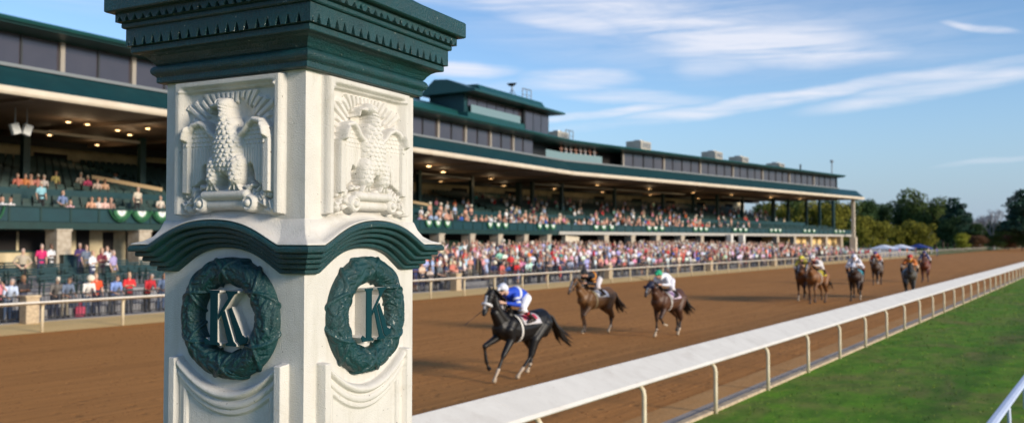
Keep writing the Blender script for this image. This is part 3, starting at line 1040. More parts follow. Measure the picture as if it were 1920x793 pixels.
def face_height(X, h):
    """relief height of one pillar face: X metres from the centre line (viewer's right positive), h metres above ground"""
    H = np.zeros(X.shape)
    # ---- upper block with sunk eagle field
    D = .046
    ax = np.abs(X)
    out = sst(.281, .277, ax) * sst(3.802, 3.797, h) * sst(3.250, 3.256, h)
    inn = sst(.262, .222, ax) * sst(3.782, 3.752, h)
    frame = out * D * (1 - inn) + out * inn * .006
    rid = np.exp(-((h - 3.760) / .006) ** 2) * sst(.262, .255, ax) * .010 * out
    Hb = frame + rid
    # rays
    cx, cy = .0, 3.545
    an = np.arctan2(h - cy, X - cx); rr = np.hypot(X - cx, (h - cy))
    k = np.floor(an / R(7.5)); ph = (an / R(7.5) - k)
    rin = .170 + .012 * np.sin(k * 2.3); rout = .235 + .022 * np.sin(k * 1.7 + 1) + .02 * (np.sin(an) > .5)
    tooth = sst(.5, .28, np.abs(ph - .5) + .05)
    ray = tooth * sst(rin - .006, rin + .006, rr) * sst(rout + .012, rout - .004, rr) * (an > R(-28)) * (an < R(208))
    inmask = (ax < .232) & (h < 3.748) & (h > 3.28)
    Hb = Hb + ray * inmask * .014
    hol = np.exp(-(((ax - .068) / .040) ** 2 + ((h - 3.655) / .050) ** 2)) * inmask
    Hb = Hb - .028 * hol
    E = np.full(X.shape, -9.)
    # wings: a bent shoulder and a long hanging fan of feathers
    for sg in (-1, 1):
        Xs = X * sg - .008 * sg
        P = [(.045, 3.570), (.080, 3.592), (.105, 3.622), (.142, 3.640), (.188, 3.630), (.222, 3.596), (.236, 3.54), (.236, 3.335), (.202, 3.335), (.186, 3.362), (.160, 3.372),
             (.134, 3.392), (.100, 3.44), (.05, 3.50)]
        sd = poly_sd(Xs, h, P)
        base_ = .026 + .010 * sst(.06, .18, Xs) + .020 * sst(.192, .202, Xs)
        w = base_ * sst(0, .007, sd) ** .6
        top_ = sst(3.545, 3.56, h + .45 * np.maximum(0, .10 - Xs))
        w = w + top_ * .026 * np.sqrt(np.clip(1 - ((sd - .014) / .014) ** 2, 0, 1)) * (sd > 0)
        fe = .0050 * np.abs(np.sin(math.pi * (Xs - .085) / .0155)) ** .7 * sst(3.535, 3.52, h) * (sd > .006) * (Xs < .194)
        rowf = (h - 3.53) / .018; ci = np.floor(rowf); sca = .0065 * (1 - ((Xs / .022 + .5 * (ci % 2)) % 1 * 2 - 1) ** 2) * (1 - (rowf - ci)) * (h > 3.53) * (sd > .028)
        w = np.where(sd > 0, w + fe + sca, -9)
        E = np.maximum(E, w)
    # body
    B = np.full(X.shape, -9.)
    B = cap(B, X, h, (.010, 3.468), (.010, 3.53), .076, .080, .066, .018)
    B = cap(B, X, h, (.010, 3.54), (.006, 3.600), .078, .052, .062, .018)
    B = cap(B, X, h, (.008, 3.600), (.002, 3.655), .042, .028, .060, .018)
    B = cap(B, X, h, (.002, 3.655), (-.006, 3.688), .027, .026, .060, .018)
    head = cap(np.full(X.shape, -9.), X, h, (-.004, 3.692), (-.024, 3.698), .030, .026, .056, .018)
    beak = cap(np.full(X.shape, -9.), X, h, (-.040, 3.694), (-.078, 3.690), .017, .009, .040, .014)
    beak = cap(beak, X, h, (-.078, 3.690), (-.085, 3.664), .010, .005, .034, .012)
    wob = .004 * vnoise(X, h, .02, 8)
    row = (h + wob - 3.40) / .0185; ri = np.floor(row); fr_ = row - ri
    ph_ = (X + wob) / (.023 + .0012 * np.sin(ri * 2.1)) + .5 * (ri % 2)
    cu = np.abs(ph_ % 1 * 2 - 1)
    scal = np.clip(1 - cu ** 2.2, 0, 1) * sst(0, .28, fr_ - .55 * cu ** 2) * (1.05 - .8 * fr_)
    B = np.where(B > 0, B + .0085 * scal * sst(3.675, 3.64, h) - .003, B)
    fine = .003 * np.sin(h * 480 + X * 160) * (B > 0) * sst(3.65, 3.67, h)
    B = B + fine
    E = np.maximum(E, np.maximum(B, np.maximum(head, beak)))
    E = E - .016 * np.exp(-(((X + .022) / .005) ** 2 + ((h - 3.703) / .005) ** 2))
    Lg = np.full(X.shape, -9.)
    Lg = cap(Lg, X, h, (-.044, 3.450), (-.052, 3.395), .046, .036, .060, .022)
    Lg = cap(Lg, X, h, (.062, 3.450), (.068, 3.395), .046, .036, .060, .022)
    Lg = np.where(Lg > 0, Lg + .007 * scal - .003, Lg)
    for x0 in (-.056, .066):
        for dx in (-.026, 0, .026):
            Lg = cap(Lg, X, h, (x0 + dx * .5, 3.372), (x0 + dx, 3.352), .011, .008, .036, .026)
    E = np.maximum(E, Lg)
    # base scroll with volutes and leafage at both sides
    S = np.full(X.shape, -9.)
    S = cap(S, X, h, (-.105, 3.330), (.115, 3.330), .022, .022, .034, .030)
    S = cap(S, X, h, (-.085, 3.292), (.095, 3.292), .019, .019, .022, .026)
    for x0 in (-.125, .135):
        d = np.hypot(X - x0, h - 3.296); S = np.maximum(S, np.where(d < .036, .038 + .030 * np.sqrt(np.clip(1 - (d / .036) ** 2, 0, 1)) - .012 * np.exp(-((d - .017) / .005) ** 2), -9))
    fr = np.random.default_rng(5)
    for sg in (-1, 1):
        for i in range(26):
            x0 = sg * fr.uniform(.135, .245) + .004; y0 = 3.30 + fr.uniform(-.025, .05) - (abs(x0) - .19) * .25
            a_ = fr.uniform(0, 3.14); L_ = fr.uniform(.010, .024)
            S = cap(S, X, h, (x0, y0), (x0 + math.cos(a_) * L_, y0 + math.sin(a_) * L_), fr.uniform(.010, .016), .006, fr.uniform(.018, .030), .014)
    for i in range(12):
        x0 = fr.uniform(-.12, .13); y0 = fr.uniform(3.345, 3.365)
        S = cap(S, X, h, (x0, y0), (x0 + fr.uniform(-.02, .02), y0 + .004), .012, .008, .018, .030)
    E = np.maximum(E, S)
    Hb = np.where(E > -1, np.maximum(Hb, E), Hb)
    for x0 in (-.112, .128, .008):    # undercut hollows beside the legs
        w0, h0, z0 = (.021, .040, 3.412) if x0 != .008 else (.011, .024, 3.392)
        d = np.hypot((X - x0) / w0, (h - z0 + (X - x0) * .4 * (x0 != .008)) / h0)
        Hb = Hb * (1 - sst(1.2, .75, d) * .9 * (Lg < 0)) - .020 * sst(1.15, .75, d) * (Lg < 0)
    H = np.maximum(H * 0, 0) + np.where(h > 3.2, Hb, 0)
    # leafy lower lip of the eagle field, sagging to the arch
    # ---- lower block: side strips, swag cords, sunk panel
    sag = 2.530 + .115 * (ax / .262) ** 2
    strip_ = sst(.303, .299, ax) * sst(.262, .266, ax) * sst(2.672, 2.666, h)
    body = sst(.266, .262, ax) * sst(sag + .004, sag - .006, h) * .020
    c1 = np.clip(1 - ((h - sag) / .021) ** 2, 0, 1) ** .5 * .040 * sst(.268, .262, ax)
    c2 = np.clip(1 - ((h - sag + .040) / .015) ** 2, 0, 1) ** .5 * .010 * sst(.268, .262, ax)
    c3 = np.clip(1 - ((h - sag + .066) / .011) ** 2, 0, 1) ** .5 * .002 * sst(.268, .262, ax)
    inner = (-.010 * sst(.222, .216, ax) + .005 * np.exp(-((ax - .232) / .006) ** 2)) * sst(sag - .072, sag - .085, h)
    lowr = np.maximum(np.maximum(body + c2 + c3 + inner, c1), strip_ * .046)
    H = np.where(h < 2.72, lowr, H)
    H = H + .0003 * vnoise(X, h, .04, 3) + .00012 * vnoise(X, h, .008, 4)
    H = H * sst(.375, .3735, ax) if False else H
    edge = sst(.375, .366, ax)
    return H * edge


def build_face():
    nx, nh = 330, 620
    xs = np.linspace(-.375, .375, nx); hs = np.linspace(2.30, 3.818, nh)
    X, Hh = np.meshgrid(xs, hs)
    D = face_height(X, Hh)
    v = np.stack([X.ravel(), -D.ravel(), Hh.ravel()], 1)
    idx = np.arange(nx * nh).reshape(nh, nx)
    q = np.stack([idx[:-1, :-1].ravel(), idx[:-1, 1:].ravel(), idx[1:, 1:].ravel(), idx[1:, :-1].ravel()], 1)
    me = bpy.data.meshes.new('relief_face')
    me.vertices.add(len(v)); me.vertices.foreach_set('co', v.ravel())
    me.loops.add(q.size); me.loops.foreach_set('vertex_index', q.ravel())
    me.polygons.add(len(q)); me.polygons.foreach_set('loop_start', np.arange(0, q.size, 4)); me.polygons.foreach_set('loop_total', np.full(len(q), 4))
    me.polygons.foreach_set('use_smooth', np.ones(len(q), bool))
    me.update(calc_edges=True); me.validate()
    me.materials.append(M['stucco'])
    return me


fm = build_face()
# face mesh: x right as seen, -y outwards. right face (-y side of the pillar) needs no turn.
FACE_ROT = [0, -math.pi / 2, math.pi, math.pi / 2]     # right, left, and the two hidden sides
for i, rz in enumerate(FACE_ROT):
    o = bpy.data.objects.new('relief_face', fm); C.objects.link(o); o.parent = pil
    o.rotation_euler = (0, 0, rz)
    o.location = Matrix.Rotation(rz, 3, 'Z') @ Vector((0, -PS / 2, 0))
b = MB(); hs_ = PS / 2
b.box((0, 0, 1.15), (PS, PS, 2.3)); b.box((0, 0, .2), (PS + .16, PS + .16, .4), bev=.02); b.box((0, 0, .46), (PS + .08, PS + .08, .12), bev=.03)
for sx, sy in ((0, -1), (-1, 0), (0, 1), (1, 0)):
    for k in (-1, 1):
        c = Vector((sx * (hs_ + .02) + (k * .282 if sx == 0 else 0), sy * (hs_ + .02) + (k * .282 if sy == 0 else 0), 1.5))
        b.box(c, (.04 if sx == 0 else .046, .04 if sy == 0 else .046, 1.6))
b.build('shaft', M['stucco'], pil)


def ring_profile(prof, fn=None, n=420, name='x', m=None, smooth=True, path=None):
    """moulding all round the pillar; prof = list of (overhang, height); fn(side coordinate, row) -> extra overhang, path(k) -> extra height"""
    vs = []; fs = []
    rows = len(prof)
    per = []
    for side in range(4):
        ca, sa = [(1, 0), (0, 1), (-1, 0), (0, -1)][side]
        for i in range(n):
            k = i / n
            per.append((side, k))
    for (side, k) in per:
        for j, (o, h) in enumerate(prof):
            half = hs_ + o
            x = -half + 2 * half * k; y = -half
            ex = fn(x, j, k) if fn else 0
            # keep mitre clean near corners
            y -= ex
            hh = h + (path(k, j) if path else 0)
            X_, Y_ = [(x, y), (-y, x), (-x, -y), (y, -x)][side]
            vs.append((X_, Y_, hh))
    tot = len(per)
    for i in range(tot):
        a = i * rows; b_ = ((i + 1) % tot) * rows
        for j in range(rows - 1): fs.append((a + j, b_ + j, b_ + j + 1, a + j + 1))
    b = MB(); b.add(vs, fs)
    return b.build(name, m, pil, smooth=smooth)


def dens(prof, st=.006):
    out = [prof[0]]
    for p in prof[1:]:
        q = out[-1]; L = math.hypot(p[0] - q[0], p[1] - q[1]); n = max(1, int(L / st))
        for i in range(1, n + 1): out.append((q[0] + (p[0] - q[0]) * i / n, q[1] + (p[1] - q[1]) * i / n))
    return out


arc = lambda cx, cz, r, a0, a1, n=9: [(cx + r * math.cos(R(a0 + (a1 - a0) * i / n)), cz + r * math.sin(R(a0 + (a1 - a0) * i / n))) for i in range(n + 1)]
prof = [(-.03, 3.812), (.027, 3.812), (.031, 3.816), (.031, 3.836), (.036, 3.842)] + arc(.026, 3.863, .0235, -65, 75, 9) + [(.038, 3.892), (.041, 3.897)] \
    + [(.046, 3.905), (.060, 3.920), (.078, 3.930), (.100, 3.934), (.103, 3.937), (.103, 3.957), (.100, 3.960), (.117, 3.962)]
slabA = dens([(.117, 3.962), (.117, 4.030)], .004)
prof2 = [(.117, 4.033), (.126, 4.035), (.130, 4.040), (.130, 4.052), (.128, 4.056), (.147, 4.060)]
slabB = dens([(.147, 4.060), (.147, 4.094)], .004)
prof3 = [(.147, 4.097), (.172, 4.098), (.178, 4.103), (.178, 4.166), (.174, 4.172), (.16, 4.178), (.10, 4.200), (.0, 4.26), (-.15, 4.37), (-.25, 4.43), (-.33, 4.46), (-.345, 4.50), (-.31, 4.55), (-.33, 4.60), (-.374, 4.62)]
full = prof + slabA + prof2 + slabB + prof3
nA0 = len(prof); nA1 = nA0 + len(slabA); nB0 = nA1 + len(prof2); nB1 = nB0 + len(slabB)
jit = np.random.default_rng(3).uniform(-.08, .08, 64)


def notch(x, j, k):
    o, h = full[j]
    if nA0 <= j < nA1:
        p = .0515; q = x / p + jit[int(x / p + 30) % 64]; ph = abs(q - math.floor(q) - .5)
        wd = .24 * max(0, 1 - (h - 3.962) / .036) ** .8
        t = min(1, max(0, (wd - ph) / .06))
        near = .02 * t * t * (3 - 2 * t) if h < 3.998 else 0
        if abs(abs(x) - (hs_ + o)) < .012: near = 0
        return -near
    if nB0 <= j < nB1:
        p = .046; q = x / p + .3 + jit[int(x / p + 34) % 64]; ph = abs(q - math.floor(q) - .5)
        wd = .30 * max(0, 1 - (h - 4.060) / .022)
        t = min(1, max(0, (wd - ph) / .08))
        if abs(abs(x) - (hs_ + o)) < .012: t = 0
        return -.016 * t
    return 0


ring_profile(full, notch, 420, 'cornice', M['green_paint'], smooth=False)


# arched green moulding, five steps, with a white weathering above it
def arch_path(k, j):
    c = .475
    d = abs(k - c)
    q = max(0, 1 - (d / .37) ** 2)
    s_ = q * q * (3 - 2 * q)
    return .100 * (.72 * q + .28 * s_) if q > 0 else 0


mp = [(-.01, 3.018)]
for i in range(5):
    o0 = .006 + i * .0205; h0 = 3.020 + i * .0205
    mp += [(o0 + .0135, h0), (o0 + .0170, h0 + .004), (o0 + .0170, h0 + .0145), (o0 + .0150, h0 + .0195)]
mp += [(.102, 3.121), (.100, 3.127), (.070, 3.130)]
ring_profile(mp, None, 160, 'arched_moulding', M['green_paint'], path=arch_path, smooth=False)
ring_profile([(.070, 3.130), (.097, 3.131), (.095, 3.136), (.062, 3.146), (.034, 3.166), (.016, 3.195), (.004, 3.23), (-.01, 3.235)], None, 160, 'weathering', M['stucco'], path=lambda k, j: arch_path(k, j) * (1 - max(0, j - 2) * .14), smooth=True)


def wreath_mesh():
    nr, ns = 440, 56
    Rm, rt = .195, .056
    th = np.linspace(0, 2 * np.pi, nr, endpoint=False); ph = np.linspace(-.12 * np.pi, 1.12 * np.pi, ns)
    T, P = np.meshgrid(th, ph, indexing='ij')
    s_ = T * Rm; q = (P - np.pi / 2) * rt
    Hh = np.zeros(T.shape)
    r = np.random.default_rng(21)
    per = 2 * np.pi * Rm
    leaves = []
    for i in range(64):
        for lane in (-.055, -.02, .02, .055):
            sg = 1 if lane > 0 else -1
            leaves.append((i / 64 * per + r.uniform(-.006, .006), lane + r.uniform(-.008, .008), sg * R(r.uniform(15, 50)) * (1 if r.random() > .12 else -1), r.uniform(.020, .031), r.uniform(.0075, .0115), r.uniform(.004, .009)))
    for (s0, q0, an, L, w_, hh) in leaves:
        ds = (s_ - s0 + per / 2) % per - per / 2; dq = q - q0
        u = (ds * math.cos(an) + dq * math.sin(an)) / L; v = (-ds * math.sin(an) + dq * math.cos(an)) / w_
        wv = np.clip(1 - u * u, 0, 1)
        d = np.abs(v) / np.maximum(wv, .02)
        hgt = np.where((d < 1) & (wv > 0), hh * (1 - d ** 2) * (.45 + .55 * np.sqrt(wv)) * (1 - .35 * np.exp(-(v / .18) ** 2)), 0)
        Hh = np.maximum(Hh, hgt)
    for a0 in (.6, 1.57, 2.6, 3.67, 4.71, 5.7):     # crossed ribbon ties
        for sg in (-1, 1):
            ds = (s_ - a0 * Rm + per / 2) % per - per / 2
            d = np.abs(ds - sg * q * .8)
            Hh = np.maximum(Hh, .010 * np.clip(1 - (d / .010) ** 2, 0, 1) ** .5)
    rad = rt + Hh - .002
    x = (Rm + rad * -np.cos(P)) * np.cos(T); z = (Rm + rad * -np.cos(P)) * np.sin(T); y = -(rad * np.sin(P) * 1.0)
    v = np.stack([x.ravel() * 1.02, y.ravel(), z.ravel() * .98 + 2.838], 1)
    idx = np.arange(nr * ns).reshape(nr, ns)
    nxt = np.roll(idx, -1, 0)
    q4 = np.stack([idx[:, :-1].ravel(), nxt[:, :-1].ravel(), nxt[:, 1:].ravel(), idx[:, 1:].ravel()], 1)
    me = bpy.data.meshes.new('wreath'); me.from_pydata(v.tolist(), [], q4.tolist()); me.materials.append(M['green_paint'])
    bm = bmesh.new(); bm.from_mesh(me); bmesh.ops.recalc_face_normals(bm, faces=bm.faces); bm.to_mesh(me); bm.free()
    me.polygons.foreach_set('use_smooth', [True] * len(me.polygons))
    return me


def letter_mesh():
    """serifed K with a doubled leg, green face on pale sides"""
    b = MB()
    cz = 2.838
    def ext(P, y0=0, y1=-.058):
        n = len(P)
        P = [(x * 1.05, z) for x, z in P]
        b.add([(x, y0, cz + z) for x, z in P] + [(x, y1, cz + z) for x, z in P], [tuple(range(n, 2 * n))], 0)
        b.add([(x, y0, cz + z) for x, z in P] + [(x, y1, cz + z) for x, z in P], [(i, (i + 1) % n, n + (i + 1) % n, n + i) for i in range(n)], 1)
    ext([(-.060, .100), (-.068, .104), (-.068, .112), (-.012, .112), (-.012, .104), (-.020, .100), (-.020, -.092), (-.008, -.098), (-.008, -.106), (-.082, -.106), (-.092, -.088), (-.080, -.078), (-.060, -.090)], y1=-.058)
    ext([(-.019, -.006), (-.019, .018), (.030, .082), (.024, .100), (.018, .104), (.018, .112), (.078, .112), (.078, .104), (.064, .098), (.052, .084)], y1=-.057)
    ext([(-.006, .020), (.014, .034), (.060, -.086), (.074, -.098), (.074, -.106), (.018, -.106), (.018, -.098), (.030, -.092)], y1=-.056)
    ext([(.024, .036), (.042, .048), (.098, -.060), (.116, -.070), (.122, -.060), (.128, -.072), (.120, -.092), (.086, -.100), (.070, -.086)], y1=-.050)
    me = bpy.data.meshes.new('letter_k'); me.from_pydata(b.v, [], b.f)
    me.materials.append(M['letter_green']); me.materials.append(M['stucco']); me.polygons.foreach_set('material_index', b.m)
    bm = bmesh.new(); bm.from_mesh(me); bmesh.ops.remove_doubles(bm, verts=bm.verts, dist=1e-5); bmesh.ops.recalc_face_normals(bm, faces=bm.faces)
    eg = [e for e in bm.edges if len(e.link_faces) == 2 and e.link_faces[0].material_index != e.link_faces[1].material_index]
    bmesh.ops.bevel(bm, geom=eg, offset=.0022, segments=2, affect='EDGES')
    bm.to_mesh(me); bm.free()
    return me


wm, km = wreath_mesh(), letter_mesh()
for rz in FACE_ROT:
    for nm, me in (('wreath', wm), ('letter', km)):
        o = bpy.data.objects.new(nm, me); C.objects.link(o); o.parent = pil
        o.rotation_euler = (0, 0, rz); o.location = Matrix.Rotation(rz, 3, 'Z') @ Vector((.006, -PS / 2 - .0, 0))

# ------------------------------------------------------------------ bodies
def bake(parts, voxel, smooth=4, name='body', mats=None, cols=None, dec=None):
    """parts: (tag, points, radii, flat[, n]); fuse into one continuous surface; tag -> material index or colour"""
    mb = MB(); tags = []
    for p in parts:
        tg, pts, rad, flat = p[:4]
        n0 = len(mb.v)
        pts = [Vector(q) for q in pts]; rad = list(rad) if isinstance(rad, (list, tuple)) else [rad] * len(pts)
        # round both ends
        T0_ = (pts[0] - pts[1]).normalized(); T1_ = (pts[-1] - pts[-2]).normalized()
        pp = [pts[0] + T0_ * rad[0] * .75, pts[0] + T0_ * rad[0] * .5] + pts + [pts[-1] + T1_ * rad[-1] * .5, pts[-1] + T1_ * rad[-1] * .75]
        rr = [rad[0] * .35, rad[0] * .8] + rad + [rad[-1] * .8, rad[-1] * .35]
        # densify
        P2, R2 = [pp[0]], [rr[0]]
        for i in range(1, len(pp)):
            L = (pp[i] - pp[i - 1]).length; k = max(1, int(L / (voxel * 4)))
            for q in range(1, k + 1):
                P2.append(pp[i - 1].lerp(pp[i], q / k)); R2.append(rr[i - 1] + (rr[i] - rr[i - 1]) * q / k)
        mb.tube(P2, R2, 12, flat=flat)
        tags += [tg] * (len(mb.v) - n0)
    me = bpy.data.meshes.new('tmp'); me.from_pydata(mb.v, [], mb.f)
    o = bpy.data.objects.new('tmp', me); sc.collection.objects.link(o)
    m = o.modifiers.new('r', 'REMESH'); m.mode = 'VOXEL'; m.voxel_size = voxel
    if smooth:
        m = o.modifiers.new('s', 'SMOOTH'); m.iterations = smooth; m.factor = .5
    if dec:
        m = o.modifiers.new('d', 'DECIMATE'); m.ratio = dec
    dg = bpy.context.evaluated_depsgraph_get(); dg.update()
    out = bpy.data.meshes.new_from_object(o.evaluated_get(dg))
    out.name = name
    bpy.data.objects.remove(o); bpy.data.meshes.remove(me)
    kd = kdtree.KDTree(len(mb.v))
    for i, v in enumerate(mb.v): kd.insert(v, i)
    kd.balance()
    out.materials.clear()
    if mats:
        order = list(mats.keys())
        for k in order: out.materials.append(mats[k])
        mi = [order.index(tags[kd.find(f.center)[1]]) for f in out.polygons]
        out.polygons.foreach_set('material_index', mi)
    if cols:
        ca = out.color_attributes.new('Col', 'FLOAT_COLOR', 'POINT')
        buf = []
        for v in out.vertices:
            tg = tags[kd.find(v.co)[1]]
            c = cols(tg, v.co) if callable(cols) else cols[tg]
            buf += [c[0], c[1], c[2], 1]
        ca.data.foreach_set('color', buf)
    out.polygons.foreach_set('use_smooth', [True] * len(out.polygons))
    return out


PM = dict(skin=M['skin'], shirt=M['shirt'], trousers=M['trousers'], hair=M['hair'], shoe=M['shoe'], hat=M['hat_straw'])


def person_parts(pose='stand', hair='short', dress=False, lean=0.0):
    P = []
    sit = pose == 'sit'
    hipz = .93 if not sit else .50
    dz = hipz - .93
    bend = .55 if pose == 'lean' else (.1 if sit else 0)
    def up(x, y, z):           # upper body bends forward about the hips
        zz = z - .93
        return (x * math.cos(bend) + zz * math.sin(bend), y, hipz + zz * math.cos(bend) - x * math.sin(bend))
    P.append(('shirt', [up(0, 0, .95), up(0, 0, 1.10), up(.01, 0, 1.25), up(0, 0, 1.38), up(-.01, 0, 1.45)], [.115, .108, .120, .112, .07], 1.45))
    P.append(('trousers' if not dress else 'shirt', [up(0, 0, .84), up(0, 0, .97)], [.115, .112], 1.35))
    if dress: P.append(('shirt', [(0, 0, dz + .55), (0, 0, dz + .92)], [.17, .12], 1.25))
    for s in (-1, 1):
        if sit: leg = [(.02, s * .09, .50), (.42, s * .10, .52), (.44, s * .10, .10)]
        elif pose == 'stride': leg = [(0, s * .09, .90), (.06 + s * .08, s * .09, .49), (s * .16, s * .09, .09)]
        else: leg = [(0, s * .09, .90), (.015, s * .10, .49), (-.01, s * .11, .09)]
        P.append(('skin' if dress else 'trousers', leg, [.085, .062, .045], 1.0))
        f = Vector(leg[-1])
        P.append(('shoe', [(f.x - .02, f.y, .045), (f.x + .16, f.y, .035)], [.045, .036], 1.0))
        sh = up(-.005, s * .185, 1.40)
        if pose == 'stand': ar = [sh, up(-.03, s * .25, 1.13), up(.06, s * .24, .88)]
        elif pose == 'fold': ar = [sh, up(.02, s * .26, 1.14), up(.24, s * .04, 1.20)]
        elif pose == 'phone': ar = [sh, up(.14, s * .25, 1.18), up(.26, s * .06, 1.50)] if s > 0 else [sh, up(.02, s * .25, 1.14), up(.2, s * .1, 1.15)]
        elif pose == 'cheer': ar = [sh, up(.10, s * .30, 1.58), up(.12, s * .22, 1.86)]
        elif pose == 'lean': ar = [sh, up(.22, s * .24, 1.12), up(.52, s * .14, 1.22)]
        elif pose == 'hip': ar = [sh, up(-.04, s * .36, 1.16), up(.08, s * .17, .99)]
        else: ar = [sh, up(.02, s * .26, 1.12), up(.26, s * .13, 1.0)]
        P.append(('shirt', [ar[0], Vector(ar[0]).lerp(Vector(ar[1]), .75)], [.062, .050], 1.0))
        P.append(('skin', [ar[1], ar[2]], [.040, .030], 1.0))
        hd = Vector(ar[2]); dd = (hd - Vector(ar[1])).normalized()
        P.append(('skin', [hd, hd + dd * .09], [.036, .030], .7))
    P.append(('skin', [up(0, 0, 1.44), up(.015, 0, 1.53)], [.052, .048], 1.0))
    hz = lambda x, y, z: up(x + .0, y, z)
    P.append(('skin', [hz(.025, 0, 1.55), hz(.02, 0, 1.62), hz(.015, 0, 1.68)], [.068, .082, .078], .9))
    P.append(('skin', [hz(.10, 0, 1.605), hz(.112, 0, 1.595)], [.016, .014], 1.0))
    if hair == 'long':
        P.append(('hair', [hz(-.02, 0, 1.70), hz(-.05, 0, 1.60), hz(-.07, 0, 1.45)], [.092, .088, .06], 1.15))
    elif hair in ('short', 'bun'):
        P.append(('hair', [hz(-.015, 0, 1.66), hz(-.005, 0, 1.715)], [.086, .074], .95))
        if hair == 'bun': P.append(('hair', [hz(-.1, 0, 1.68), hz(-.12, 0, 1.70)], [.04, .035], 1))
    elif hair == 'cap':
        P.append(('hat', [hz(-.01, 0, 1.68), hz(0, 0, 1.73)], [.092, .075], .95)); P.append(('hat', [hz(.07, 0, 1.68), hz(.16, 0, 1.67)], [.03, .02], 2.4))
    elif hair == 'hat':
        P.append(('hat', [hz(0, 0, 1.69), hz(0, 0, 1.705)], [.17, .165], 1.0)); P.append(('hat', [hz(0, 0, 1.70), hz(0, 0, 1.78)], [.092, .082], 1.0))
    return P


PERS = {}


def pmesh(pose, hair, dress=False):
    k = (pose, hair, dress)
    if k not in PERS:
        PERS[k] = bake(person_parts(*k), .030, 2, 'person', PM)
    return PERS[k]


ZOFF = {}
WHITE = ('white', (.72, .72, .74))
PAL = [WHITE, ('white', (.66, .68, .74)), ('pale blue', (.34, .45, .66)), ('navy', (.020, .035, .10)), ('red', (.50, .022, .030)), ('coral', (.62, .16, .12)),
       ('pink', (.66, .25, .34)), ('lavender', (.40, .34, .58)), ('orange', (.66, .14, .035)), ('teal', (.03, .32, .30)), ('maroon', (.12, .015, .03)),
       ('grey', (.16, .17, .19)), ('cream', (.60, .50, .36)), ('black', (.015, .015, .018)), ('royal blue', (.03, .10, .42)), ('mint', (.30, .58, .48)), ('salmon', (.58, .28, .22))]
PW = np.array([7, 5, 5, 5, 4, 3, 4, 3, 1.5, 1.2, 2, 2.5, 3, 3, 2.5, 1, 4]); PW = PW / PW.sum()
PEOPLE = []      # every person waiting to be placed: dict(loc, rz, key, col, label, group)


def add_person(loc, rz, key, col, label, group=None, scale=1.0, fixed=False):
    PEOPLE.append(dict(loc=Vector(loc), rz=rz, key=key, col=col, label=label, group=group, scale=scale, fixed=fixed))


FACE_T = -TH            # local +x points to the track
# --- named people at the left, at the fence and on the terraces
def at(px, a): return t_of(px, a)
FENCE = [(0, 'phone', 'short', 'pink', (.62, .22, .26), 'person in a pink top at the left edge, leaning at the fence'),
         (16, 'lean', 'short', 'pale blue', (.50, .58, .74), 'person in a pale blue shirt leaning on the fence, second from the left edge'),
         (45, 'fold', 'long', 'black', (.02, .02, .025), 'dark haired woman in black clapping at the fence at far left'),
         (104, 'lean', 'cap', 'grey', (.13, .12, .11), 'man in a grey shirt and cap bending over the fence'),
         (124, 'lean', 'short', 'slate blue', (.13, .17, .25), 'man in a slate blue shirt leaning on the fence beside the one in the cap'),
         (163, 'lean', 'hat', 'white', (.72, .70, .66), 'person in white shirt and pale hat bending at the fence beside the orange-red top'),
         (183, 'stand', 'short', 'orange-red', (.66, .075, .02), 'person in an orange-red top standing at the fence next to the white hat'),
         (213, 'lean', 'short', 'light blue', (.20, .30, .62), 'man in a light blue polo leaning on the fence between orange-red and red tops'),
         (243, 'fold', 'short', 'red', (.60, .02, .025), 'blond person in bright red at the fence, left of the man in dark red'),
         (277, 'lean', 'short', 'dark red', (.46, .018, .03), 'man in a dark red polo resting both arms on the fence'),
         (303, 'lean', 'long', 'blue-grey', (.10, .15, .26), 'person in a blue-grey shirt at the fence close to the pillar')]
for i, (px, pose, hair, cn, col, lab) in enumerate(FENCE):
    a = 35.0 if pose == 'lean' else 34.95
    t = at(px, a)
    add_person(W(t, a, .03), FACE_T + random.uniform(-.25, .25), (pose, hair, False), col, lab, fixed=True)
STAND = [(41, 39.6, 'hip', 'short', (.42, .36, .27), 'man in a beige jacket standing alone on the terrace at far left'),
         (76, 42.2, 'stand', 'short', (.58, .02, .13), 'person in a magenta shirt and pale shorts standing on the terrace before the stone pier'),
         (94, 42.6, 'fold', 'short', (.66, .66, .66), 'person in a white top right beside the magenta shirt'),
         (92, 46.2, 'fold', 'short', (.70, .68, .66), 'person in a white top standing highest, against the first stone pier'),
         (152, 43.5, 'fold', 'short', (.06, .03, .13), 'person in a dark purple top behind the group of four on the terrace'),
         (162, 41.6, 'stand', 'short', (.13, .16, .22), 'person in a grey-blue top left of the white shirt in the terrace group'),
         (173, 38.4, 'fold', 'short', (.72, .73, .76), 'man in a loose white shirt in the terrace group'),
         (190, 39.2, 'fold', 'long', (.20, .03, .05), 'woman in a dark red patterned top between the white and lavender shirts'),
         (203, 40.0, 'phone', 'short', (.68, .68, .70), 'person in white half hidden behind the lavender shirt'),
         (214, 38.2, 'stand', 'short', (.38, .32, .55), 'heavy man in a lavender shirt and dark trousers on the terrace')]
for px, a, pose, hair, col, lab in STAND:
    add_person(W(at(px, a), a, ground_z(a)), FACE_T + random.uniform(-.5, .5), (pose, hair, False), col, lab, fixed=True)
